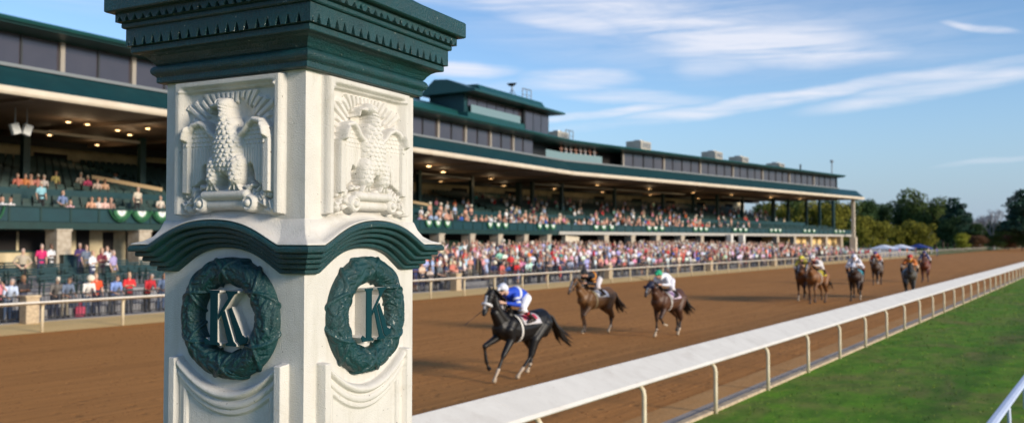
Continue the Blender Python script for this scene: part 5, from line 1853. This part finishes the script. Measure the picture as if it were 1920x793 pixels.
# ------------------------------------------------------------------ horses and riders
def horse_mesh(coat, dark, socks, blaze, legs, neck_up, points=None):
    """x forward. coat: body colour, dark: mane-side/leg colour; socks: per-leg pale length above the hoof; legs: joints"""
    P = []
    # trunk: tubes run along x, 'flat' squeezes the vertical axis, so radius = half width
    P.append(('body', [(-.88, 0, 1.26), (-.72, 0, 1.30), (-.50, 0, 1.27), (-.25, 0, 1.20), (.05, 0, 1.17), (.32, 0, 1.17), (.55, 0, 1.22), (.70, 0, 1.24)],
              [.16, .262, .275, .262, .285, .290, .255, .18], 1.17))
    P.append(('body', [(-.62, 0, 1.42), (-.40, 0, 1.44), (-.1, 0, 1.40), (.2, 0, 1.44), (.42, 0, 1.52)], [.12, .13, .12, .12, .10], 1.1))   # topline and withers
    for s in (-1, 1):
        P.append(('body', [(-.66, s * .13, 1.28), (-.58, s * .14, 1.02)], [.20, .15], 1.0))     # haunch
        P.append(('body', [(.48, s * .12, 1.34), (.60, s * .13, 1.12)], [.16, .13], 1.0))        # shoulder
    nu = neck_up
    pz = 1.62 + .34 * nu; px = 1.14 - .12 * nu
    P.append(('body', [(.50, 0, 1.32), (.68, 0, 1.40 + .06 * nu), (.86, 0, 1.50 + .18 * nu), (px - .08, 0, pz - .08), (px, 0, pz)], [.20, .165, .125, .095, .085], .80))
    P.append(('body', [(.42, 0, 1.22), (.70, 0, 1.30), (.90, 0, 1.42 + .14 * nu)], [.20, .15, .10], .9))
    hx, hz = px + .02, pz + .02
    an_ = R(32 + 27 * nu); dx, dz = math.cos(an_), -math.sin(an_)
    hp = lambda u, o=0: (hx + dx * u - dz * o * 0 + o * dz * -1 * 0, 0, hz + dz * u + o)
    P.append(('head', [hp(0), hp(.12), hp(.26), hp(.40), hp(.50)], [.095, .110, .082, .060, .056], 1.0))
    P.append(('head', [hp(.06, -.06), hp(.20, -.06)], [.085, .07], 1.0))
    P.append(('muzzle', [hp(.46), hp(.54)], [.060, .050], 1.0))
    for s in (-1, 1):
        P.append(('dark', [(hx - .02, s * .055, hz + .07), (hx - .01, s * .065, hz + .19)], [.030, .010], 1.0))
        P.append(('eye', [(hx + dx * .15, s * .088, hz + dz * .15 + .03), (hx + dx * .17, s * .092, hz + dz * .17 + .03)], [.020, .018], 1.0))
        P.append(('muzzle', [(hx + dx * .50, s * .035, hz + dz * .50 + .02), (hx + dx * .52, s * .04, hz + dz * .52 + .02)], [.024, .02], 1))
    for li, L in enumerate(legs):
        hind = li >= 2
        r = [.130, .095, .058, .050, .038, .041, .040] if not hind else [.185, .130, .072, .056, .042, .043, .042]
        pts = [Vector(p) for p in L]
        names = ['upper', 'lower', 'cannon', 'pastern']
        # joints: hip/shoulder, elbow/stifle, knee/hock, fetlock, hoof top, hoof base
        P.append(('body', [pts[0], pts[1]], [r[0], r[1]], 1.0))
        P.append((f'fore{li}', [pts[1], pts[1].lerp(pts[2], .5), pts[2]], [r[1], (r[1] + r[2]) / 2 * .98, r[2]], 1.0))
        P.append((f'cannon{li}', [pts[2], pts[2].lerp(pts[3], .25), pts[3]], [r[3] + .006, r[4] - .004, r[5]], 1.0))
        P.append((f'sock{li}', [pts[3], pts[4]], [r[5], .030], 1.0))
        P.append((f'hoof{li}', [pts[4], pts[5]], [.036, .056], 1.0))

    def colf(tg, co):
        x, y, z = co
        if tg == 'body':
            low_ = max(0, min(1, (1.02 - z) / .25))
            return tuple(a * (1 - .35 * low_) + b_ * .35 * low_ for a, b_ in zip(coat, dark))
        if tg == 'head':
            u = (x - hx) * dx + (z - hz) * dz
            if blaze and abs(y) < blaze * .035 and .10 < u < .45 and (z - (hz + dz * u)) > .02: return (.72, .68, .62)
            return coat
        if tg == 'muzzle': return tuple(c * .45 + .01 for c in dark)
        if tg == 'eye': return (.004, .003, .003)
        if tg == 'dark': return coat
        li = int(tg[-1])
        if tg.startswith('fore'): return tuple((a + b_) / 2 for a, b_ in zip(coat, dark))
        if tg.startswith('hoof'): return (.42, .33, .22) if socks[li] else (.05, .04, .03)
        if tg.startswith('sock'): return (.44, .35, .26) if socks[li] else dark
        f = Vector(legs[li][3]); k = Vector(legs[li][2]); d = (Vector(co) - f).length / (k - f).length
        return (.40, .31, .23) if d < socks[li] * .55 else dark
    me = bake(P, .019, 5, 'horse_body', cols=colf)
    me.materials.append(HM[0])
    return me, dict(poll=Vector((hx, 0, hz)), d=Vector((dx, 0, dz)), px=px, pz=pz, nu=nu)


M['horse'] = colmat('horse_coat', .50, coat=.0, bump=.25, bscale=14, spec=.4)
M['hairdark'] = mat('horse_hair', (.010, .008, .007), .6, var=.3, vscale=30)
M['hairbrown'] = mat('horse_hair_brown', (.020, .010, .006), .6, var=.3, vscale=30)
M['leather'] = mat('leather', (.020, .010, .006), .4)
M['fleece'] = mat('white_fleece', (.72, .70, .68), .95, bump=1.0, bscale=60)
M['strap_white'] = mat('white_strap', (.62, .60, .56), .7)
M['cloth'] = colmat('cloth_colour', .75)
HM = [M['horse']]


def solid(col, rough=.7):
    k = 'c%02d%02d%02d' % tuple(int(c * 99) for c in col)
    if k not in M: M[k] = mat('fabric_' + k, col, rough, var=.06, vscale=12)
    return M[k]


# leg poses: joints (shoulder/hip, elbow/stifle, knee/hock, fetlock, coronet, hoof ground); order: left fore, right fore, left hind, right hind
POSE_A = [[(.60, .15, 1.20), (.52, .15, .96), (.78, .15, .60), (.96, .15, .26), (1.04, .15, .13), (1.08, .15, .04)],
          [(.62, -.15, 1.20), (.62, -.15, .98), (1.04, -.15, .82), (.98, -.15, .46), (.93, -.15, .34), (.88, -.15, .27)],
          [(-.56, .15, 1.20), (-.26, .16, .88), (-.16, .15, .50), (.16, .15, .20), (.26, .15, .11), (.31, .15, .04)],
          [(-.62, -.15, 1.20), (-.42, -.16, .86), (-.62, -.15, .54), (-.50, -.15, .20), (-.44, -.15, .12), (-.40, -.15, .06)]]
POSE_B = [[(.58, .15, 1.20), (.54, .15, .96), (.84, .15, .68), (.74, .15, .34), (.78, .15, .20), (.82, .15, .12)],
          [(.56, -.15, 1.20), (.46, -.15, .96), (.50, -.15, .56), (.40, -.15, .22), (.46, -.15, .10), (.50, -.15, .03)],
          [(-.62, .15, 1.20), (-.50, .16, .86), (-.74, .15, .54), (-.62, .15, .20), (-.54, .15, .11), (-.50, .15, .03)],
          [(-.66, -.15, 1.20), (-.62, -.16, .88), (-1.00, -.15, .62), (-1.10, -.15, .30), (-1.12, -.15, .20), (-1.10, -.15, .12)]]
POSE_C = [[(.58, .15, 1.20), (.54, .15, .96), (.80, .15, .66), (.58, .15, .44), (.48, .15, .42), (.41, .15, .40)],
          [(.56, -.15, 1.20), (.46, -.15, .96), (.44, -.15, .56), (.46, -.15, .22), (.54, -.15, .12), (.58, -.15, .03)],
          [(-.60, .15, 1.20), (-.42, .16, .88), (-.60, .15, .54), (-.50, .15, .18), (-.42, .15, .10), (-.38, .15, .03)],
          [(-.66, -.15, 1.20), (-.56, -.16, .88), (-.92, -.15, .62), (-1.02, -.15, .30), (-.98, -.15, .18), (-.94, -.15, .10)]]


def add_mesh(name, me, parent, m=None):
    if m: me.materials.append(m)
    o = bpy.data.objects.new(name, me); C.objects.link(o); o.parent = parent; return o


def shell_cloth(name, x0, x1, drop, cols, parent, r=.292, zc=1.20, top=.335):
    """saddle cloth lying over the back; cols(u,v) gives its colour"""
    nu_, nv = 16, 26; vs = []; fs = []; cc = []
    for i in range(nu_ + 1):
        x = x0 + (x1 - x0) * i / nu_
        for j in range(nv + 1):
            v = j / nv * 2 - 1; an = v * drop
            fl = 1 + .02 * math.sin(i * 1.3 + j * .7)
            y = math.sin(an) * r * fl * (1.02 + .05 * abs(v)); z = zc + math.cos(an) * top
            vs.append((x - .06 * abs(v), y, z)); cc.append((*cols(i / nu_, v), 1))
    for i in range(nu_):
        for j in range(nv):
            a = i * (nv + 1) + j; fs.append((a, a + 1, a + nv + 2, a + nv + 1))
    me = bpy.data.meshes.new(name); me.from_pydata(vs, [], fs)
    ca = me.color_attributes.new('Col', 'FLOAT_COLOR', 'POINT'); ca.data.foreach_set('color', [c for q in cc for c in q])
    me.materials.append(M['cloth'])
    me.polygons.foreach_set('use_smooth', [True] * len(me.polygons))
    o = bpy.data.objects.new(name, me); C.objects.link(o); o.parent = parent
    m = o.modifiers.new('thick', 'SOLIDIFY'); m.thickness = .014; m.offset = 1
    return o


def build_horse(label, coat, dark, socks, blaze, pose, nu, cloth, hairm, tailk=1.0, noseband=None, hood=None, girth=None, group='horses in the race'):
    e = tag(empty('race_horse'), label, 'horse', group)
    me, h = horse_mesh(coat, dark, socks, blaze, pose, nu)
    o = bpy.data.objects.new('horse_body', me); C.objects.link(o); o.parent = e
    poll, d = h['poll'], h['d']
    rr = random.Random(len(label))
    # mane: locks along the crest
    b = MB()
    for i in range(26):
        u = i / 25; p = Vector((.46, 0, 1.60)).lerp(Vector((poll.x - .04, 0, poll.z + .08)), u) + Vector((-.02, 0, .05 * math.sin(u * math.pi) - .015))
        s = 1 if i % 3 else -1
        b.tube([p, p + Vector((-.05, s * .06, -.01)), p + Vector((-.10 - rr.uniform(0, .05), s * .11, -.10 - rr.uniform(0, .05)))], [.026, .020, .005], 5)
    b.tube([poll + Vector((.0, 0, .10)), poll + Vector((.08, 0, .07)), poll + d * .18 + Vector((.02, 0, .08))], [.025, .022, .006], 5)
    b.build('mane', hairm, e, smooth=True)
    b = MB()
    for i in range(34):
        a_, c_ = rr.uniform(-.10, .10), rr.uniform(-.12, .10); L = rr.uniform(.8, 1.1) * tailk
        b.tube([(-.98, 0, 1.42), (-1.10, a_ * .3, 1.36), (-1.22 * 1, a_ * .8, 1.14 + c_ * .3), (-1.34 - .12 * L, a_ * 1.4, .90 + c_), (-1.50 - .30 * L, a_ * 2, .80 + c_ * 1.4 - .08)], [.030, .034, .026, .018, .004], 5)
    b.build('tail', hairm, e, smooth=True)
    shell_cloth('saddle_cloth', -.30, .30, 1.32, cloth, e)
    b = MB(); b.tube([(-.02, 0, 1.585), (.12, 0, 1.55), (.26, 0, 1.60)], [.12, .10, .11], 12, flat=.35)
    b.build('saddle', M['leather'], e, smooth=True)
    b = MB()
    n = 26
    gz = [(math.cos(2 * math.pi * i / n), math.sin(2 * math.pi * i / n)) for i in range(n + 1)]
    b.sweep([(.27, 0), (.325, 0), (.325, .008), (.27, .008)], [lambda p, c=c: (p[0] - .0 + .05 * c[1], c[0] * (.292 + p[1]), 1.185 + c[1] * (.345 + p[1])) for c in gz], caps=False)
    b.build('girth', girth or M['strap_white'], e)
    # bridle: cheek straps, noseband, reins
    b = MB()
    for u, r in ((.05, .118), (.32, .082)):
        c0 = poll + d * u - (Vector((0, 0, .02)) if u < .1 else Vector((0, 0, 0)))
        ring = [c0 + Vector((0, math.cos(t_) * r, 0)) + Vector((-d.z, 0, d.x)) * (math.sin(t_) * r) for t_ in [2 * math.pi * k / 16 for k in range(17)]]
        b.tube(ring, .011, 5, cap=False)
    for s in (-1, 1):
        b.tube([poll + Vector((0, s * .10, .0)), poll + d * .2 + Vector((0, s * .10, 0)), poll + d * .42 + Vector((0, s * .066, 0))], .010, 5)
        b.tube([poll + d * .43 + Vector((0, s * .068, -.01)), Vector((.95, s * .14, 1.58 + .12 * nu)), Vector((.72, s * .08, 1.74 + .05 * nu))], .009, 5)
    b.build('bridle', M['leather'], e)
    if noseband:
        c0 = poll + d * .30; b = MB()
        ring = [c0 + Vector((0, math.cos(t_) * .088, 0)) + Vector((-d.z, 0, d.x)) * (math.sin(t_) * .088) for t_ in [2 * math.pi * k / 18 for k in range(19)]]
        b.tube(ring, .036, 8, cap=False); b.build('noseband', noseband, e, smooth=True)
    if hood:
        me = bake([('h', [poll + d * (-.01), poll + d * .10, poll + d * .22], [.104, .120, .096], 1.0)], .02, 3, 'blinkers', {'h': hood})
        o = bpy.data.objects.new('blinkers', me); C.objects.link(o); o.parent = e
        for s in (-1, 1):
            b = MB(); p = poll + d * .16 + Vector((0, s * .105, .02)); b.tube([p, p + Vector((.03, s * .02, 0)), p + Vector((.07, s * .03, -.02))], [.03, .05, .055], 8)
            b.build('blinker_cup', hood, o)
    return e, h


def build_jockey(label, silk, sleeve, capc, breech, boot, h, group='jockeys riding the race', trim=None, belt=None, low=0.0):
    """crouched rider; one continuous body with helmet, silks, breeches and boots over it"""
    e = tag(empty('person'), label, 'person', group)
    nu = h['nu']
    hip = Vector((-.06, 0, 1.96 - low)); chest = Vector((.36, 0, 2.05 - low)); neck = Vector((.50, 0, 2.10 - low)); head = Vector((.63, 0, 2.17 - low))
    skin = random.Random(len(label)).choice(SKIN[:3] + SKIN[4:])
    B = [('s', [hip, hip.lerp(chest, .5) + Vector((0, 0, .05)), chest, neck], [.125, .12, .13, .07], 1.15), ('s', [neck, head], [.055, .06], 1.0),
         ('s', [head + Vector((-.02, 0, .04)), head + Vector((.02, 0, -.02)), head + Vector((.045, 0, -.075))], [.088, .088, .055], 1.0),
         ('s', [head + Vector((.10, 0, -.03)), head + Vector((.115, 0, -.055))], [.014, .018], 1.0),
         ('d', [head + Vector((.085, -.025, -.085)), head + Vector((.085, .025, -.085))], [.010, .010], 1.0)]
    J, BR, BOS = [], [], {}
    J.append(('j', [hip + Vector((.02, 0, .02)), hip.lerp(chest, .5) + Vector((0, 0, .06)), chest, neck - Vector((.03, 0, .01))], [.138, .142, .150, .085], 1.22))
    BR.append(('b', [hip + Vector((-.06, 0, -.02)), hip + Vector((.06, 0, .0))], [.135, .130], 1.2))
    for s in (-1, 1):
        sh = chest + Vector((.05, s * .17, -.01)); el = Vector((.42, s * .27, 1.82 - low)); ha = Vector((.72, s * .085, 1.76 + .05 * nu))
        B.append(('s', [sh, el, ha], [.05, .042, .030], 1.0))
        # hand: palm, four curled fingers of different length, thumb
        f = (ha - el).normalized(); pc = ha + f * .045
        B.append(('s', [ha, pc + f * .02], [.032, .036], 1.3))
        for k, L in enumerate((.030, .036, .034, .026)):
            r0 = pc + f * .035 + Vector((0, 0, .030 - k * .020))
            B.append(('s', [r0, r0 + f * L, r0 + f * L * .8 + Vector((0, -s * .035, 0)), r0 + f * .005 + Vector((0, -s * .042, 0))], [.010, .010, .009, .008], 1.0))
        B.append(('s', [pc + Vector((0, -s * .01, .03)), pc + f * .035 + Vector((0, -s * .03, .045))], [.011, .009], 1.0))
        J.append(('sl', [sh, el, el.lerp(ha, .75)], [.075, .062, .042], 1.0))
        kn = Vector((.34, s * .31, 1.66)); an = Vector((-.02, s * .335, 1.40)); toe = an + Vector((.17, 0, -.05))
        B.append(('s', [hip + Vector((0, s * .09, 0)), kn, an], [.09, .06, .04], 1.0)); B.append(('s', [an, toe], [.04, .034], 1.0))
        BR.append(('b', [hip + Vector((0, s * .10, -.01)), kn, kn.lerp(an, .3)], [.118, .078, .062], 1.0))
        BO = BOS.setdefault(s, [])
        BO.append(('c', [kn.lerp(an, .18), kn.lerp(an, .30)], [.066, .064], 1.0))
        BO.append(('b', [kn.lerp(an, .30), an], [.062, .050], 1.0)); BO.append(('b', [an + Vector((-.03, 0, -.01)), toe], [.046, .038], 1.0))
    me = bake(B, .0125, 2, 'body', {'s': solid(skin), 'd': solid((.25, .07, .06))})
    o = bpy.data.objects.new('body', me); C.objects.link(o); o.parent = e
    me = bake(J, .017, 2, 'silks', {'j': solid(silk), 'sl': solid(sleeve)}); add_mesh('silks', me, e)
    me = bake(BR, .018, 2, 'breeches', {'b': solid(breech)}); add_mesh('breeches', me, e)
    for BO in BOS.values():
        me = bake(BO, .016, 2, 'boot', {'b': M['leather'], 'c': solid(boot)}); add_mesh('boot', me, e)
    me = bake([('h', [head + Vector((-.055, 0, .03)), head + Vector((-.01, 0, .055)), head + Vector((.03, 0, .05))], [.105, .125, .105], 1.0), ('h', [head + Vector((.09, 0, .03)), head + Vector((.15, 0, .015))], [.03, .018], 2.0)], .014, 3, 'helmet', {'h': solid(capc)})
    add_mesh('helmet', me, e)
    b = MB(); hc = head + Vector((.075, 0, -.005))
    b.tube([hc + Vector((-.06, -.082, .015)), hc + Vector((.0, -.055, .0)), hc + Vector((.02, 0, .0)), hc + Vector((0, .055, 0)), hc + Vector((-.06, .082, .015))], [.018, .026, .024, .026, .018], 8)
    b.build('goggles', M['black'], e, smooth=True)
    if trim:
        b = MB()
        for s in (-1, 1):
            sh = chest + Vector((.05, s * .17, -.01)); el = Vector((.42, s * .27, 1.82 - low))
            for u in (.35, .75):
                p = sh.lerp(el, u); q = (el - sh).normalized(); b.tube([p - q * .025, p + q * .025], [.078 - u * .012] * 2, 14)
        b.tube([hip.lerp(chest, .55) + Vector((-.035, 0, .06)), hip.lerp(chest, .55) + Vector((.035, 0, .06))], [.146, .148], 20, flat=1.22)
        b.build('hoops', solid(trim), e, smooth=True)
    return e


def whip(label, p0, p1, par=None):
    b = MB(); p0, p1 = Vector(p0), Vector(p1)
    b.tube([p0, p0.lerp(p1, .5), p1], [.011, .008, .004], 6); b.tube([p1, p1 + (p1 - p0) * .12], [.016, .016], 6, flat=.3)
    return b


RZ = math.atan2(-math.cos(TH), -math.sin(TH))
def uv(base, panel=None, low_=None):
    def f(u, v):
        a_ = abs(v)
        if panel and .12 < u < .88 and .32 < a_ < .72:
            if .46 < u < .56 and .38 < a_ < .66: return (.74, .72, .70)
            return panel
        if low_ and a_ > .74: return low_
        return base
    return f
BAY, BAYD = (.105, .040, .014), (.016, .009, .006)
CH, CHD = (.175, .072, .024), (.10, .045, .018)
DK, DKD = (.030, .013, .008), (.010, .006, .005)
BLK = (.0040, .0032, .0032)
LIST = [
    # px, Z, heading offset (deg), label, coat, dark, socks, blaze, pose, neck, cloth, hair, extras, jockey...
    dict(px=977, Z=20.6, ro=-7, sc=1.03, label='leading black horse with white fleece noseband and pink saddle cloth', coat=BLK, dark=(.007, .006, .006), socks=(.35, .0, .35, .10), blaze=0.9, pose=POSE_A, nu=1.25,
         cloth=uv((.42, .40, .42), (.52, .03, .07), (.50, .48, .50)), hair='hairdark', nose=True, tail=1.35,
         j=dict(label='jockey in royal blue silks with white hoops and white helmet on the leading black horse', silk=(.010, .060, .48), sleeve=(.010, .060, .48), capc=(.66, .67, .74), breech=(.74, .74, .77), boot=(.45, .02, .03), trim=(.66, .68, .74))),
    dict(px=1116, Z=30.3, ro=-8, sc=1.03, label='chestnut horse with white saddle cloth running second, right behind the leader', coat=(.150, .072, .026), dark=(.050, .026, .014), socks=(0, .12, .35, 0), blaze=.35, pose=POSE_B, nu=.7,
         cloth=uv((.66, .66, .72), None, (.60, .60, .62)), hair='hairbrown', tail=.6, girth=solid((.45, .36, .20)),
         j=dict(label='jockey in black silks with orange cuffs and black helmet on the second horse', silk=(.010, .010, .014), sleeve=(.010, .010, .014), capc=(.010, .012, .016), breech=(.62, .58, .58), boot=(.02, .02, .02), trim=(.60, .22, .02))),
    dict(px=1251, Z=29.4, ro=-3, sc=1.03, label='dark bay horse with dark hood and lilac cloth, third in the race', coat=(.075, .030, .014), dark=(.020, .011, .008), socks=(.3, .12, .25, 0), blaze=.6, pose=POSE_C, nu=.55,
         cloth=uv((.62, .50, .62), (.40, .20, .44), (.56, .46, .56)), hair='hairdark', tail=.8, hood=solid((.012, .014, .04)),
         j=dict(label='jockey in white silks with a bright green helmet on the dark bay horse', silk=(.70, .70, .74), sleeve=(.70, .70, .74), capc=(.010, .36, .17), breech=(.72, .70, .74), boot=(.02, .02, .05), trim=None)),
    dict(px=1506, Z=46.5, ro=6, sc=1.11, label='bay horse on the left of the close pair in mid pack', coat=BAY, dark=BAYD, socks=(0, .3, 0, 0), blaze=.6, pose=POSE_C, nu=.5, cloth=uv((.60, .55, .55)), hair='hairdark', tail=.7,
         j=dict(label='jockey in yellow and dark silks with yellow helmet on the left horse of the pair', silk=(.05, .05, .02), sleeve=(.62, .52, .06), capc=(.66, .56, .06), breech=(.70, .66, .66), boot=(.02, .02, .02), trim=(.62, .55, .10))),
    dict(px=1531, Z=44.5, ro=-3, sc=1.15, label='golden chestnut horse with a yellow cloth on the right of the close pair', coat=CH, dark=CHD, socks=(0, 0, 0, 0), blaze=.8, pose=POSE_B, nu=.6, cloth=uv((.62, .50, .04)), hair='hairbrown', tail=.7,
         j=dict(label='jockey in dark red and white silks with white helmet on the golden chestnut', silk=(.22, .03, .03), sleeve=(.66, .62, .60), capc=(.64, .62, .62), breech=(.70, .66, .62), boot=(.02, .02, .02), trim=None)),
    dict(px=1603, Z=46.3, ro=8, sc=1.15, label='black horse with white blinkers and turquoise saddle cloth behind the close pair', coat=DK, dark=DKD, socks=(0, 0, .3, 0), blaze=.3, pose=POSE_C, nu=.5, cloth=uv((.02, .36, .46)), hair='hairdark', tail=.6, hood=solid((.60, .60, .66)),
         j=dict(label='jockey in all white silks and white helmet on the black horse with turquoise cloth', silk=(.74, .72, .78), sleeve=(.72, .70, .76), capc=(.72, .72, .78), breech=(.72, .70, .74), boot=(.40, .06, .12), trim=None)),
    dict(px=1643, Z=63, ro=4, sc=1.11, label='dark brown horse running alone near the outside, well behind', coat=(.055, .030, .018), dark=DKD, socks=(.2, 0, 0, 0), blaze=.3, pose=POSE_B, nu=.6, cloth=uv((.35, .33, .33)), hair='hairdark', tail=.6,
         j=dict(label='jockey in orange silks with a purple helmet on the dark brown outside horse', silk=(.60, .12, .02), sleeve=(.55, .10, .02), capc=(.06, .03, .20), breech=(.50, .48, .50), boot=(.02, .02, .02), trim=None)),
    dict(px=1704, Z=48, ro=12, sc=1.13, label='grey-brown horse with pale blue cloth, partly hidden behind the inner rail', coat=(.050, .046, .036), dark=(.02, .018, .015), socks=(0, 0, 0, 0), blaze=0, pose=POSE_A, nu=.3, cloth=uv((.28, .50, .62)), hair='hairdark', tail=.6,
         j=dict(label='jockey in gold silks with a red helmet on the horse nearest the rail', silk=(.60, .26, .03), sleeve=(.55, .16, .03), capc=(.50, .03, .02), breech=(.66, .50, .36), boot=(.02, .02, .02), trim=None)),
    dict(px=1733, Z=67, ro=6, sc=1.11, label='red-brown horse trailing last of the field', coat=(.120, .030, .014), dark=(.05, .014, .01), socks=(0, 0, 0, 0), blaze=0, pose=POSE_C, nu=.5, cloth=uv((.30, .03, .03)), hair='hairdark', tail=.6,
         j=dict(label='jockey in navy silks with white front and navy helmet on the last horse', silk=(.012, .022, .14), sleeve=(.012, .022, .14), capc=(.012, .022, .14), breech=(.62, .60, .64), boot=(.02, .02, .02), trim=(.62, .60, .64))),
]
for q in LIST:
    e, h = build_horse(q['label'], q['coat'], q['dark'], q['socks'], q['blaze'], q['pose'], q['nu'], q['cloth'], M[q['hair']], q['tail'] * .5,
                       M['fleece'] if q.get('nose') else None, q.get('hood'), q.get('girth'))
    X = (q['px'] - 960) / F * q['Z']
    e.location = (X, q['Z'], 0); e.rotation_euler = (0, 0, RZ + R(q['ro'])); e.scale = (q['sc'], q['sc'] * 1.06, q['sc'] * .93)
    jk = build_jockey(h=h, low=.06, **q['j'])
    jk.location = e.location; jk.rotation_euler = e.rotation_euler; jk.scale = e.scale
for (li, p0, p1, lab) in ((0, (1.10, -.16, 1.72), (1.52, -.24, 1.34), 'short dark whip carried low beside the lead horse\'s muzzle'), (2, (.86, -.12, 1.80), (1.25, -.62, 1.98), 'dark whip held out ahead of the dark bay horse by its rider')):
    q = LIST[li]; b = whip(lab, p0 if li else (.76, -.10, 1.80), p1)
    o = b.build('riding_whip', M['leather'], loc=((q['px'] - 960) / F * q['Z'], q['Z'], 0)); o.rotation_euler = (0, 0, RZ + R(q['ro']))
    tag(o, lab, 'whip')
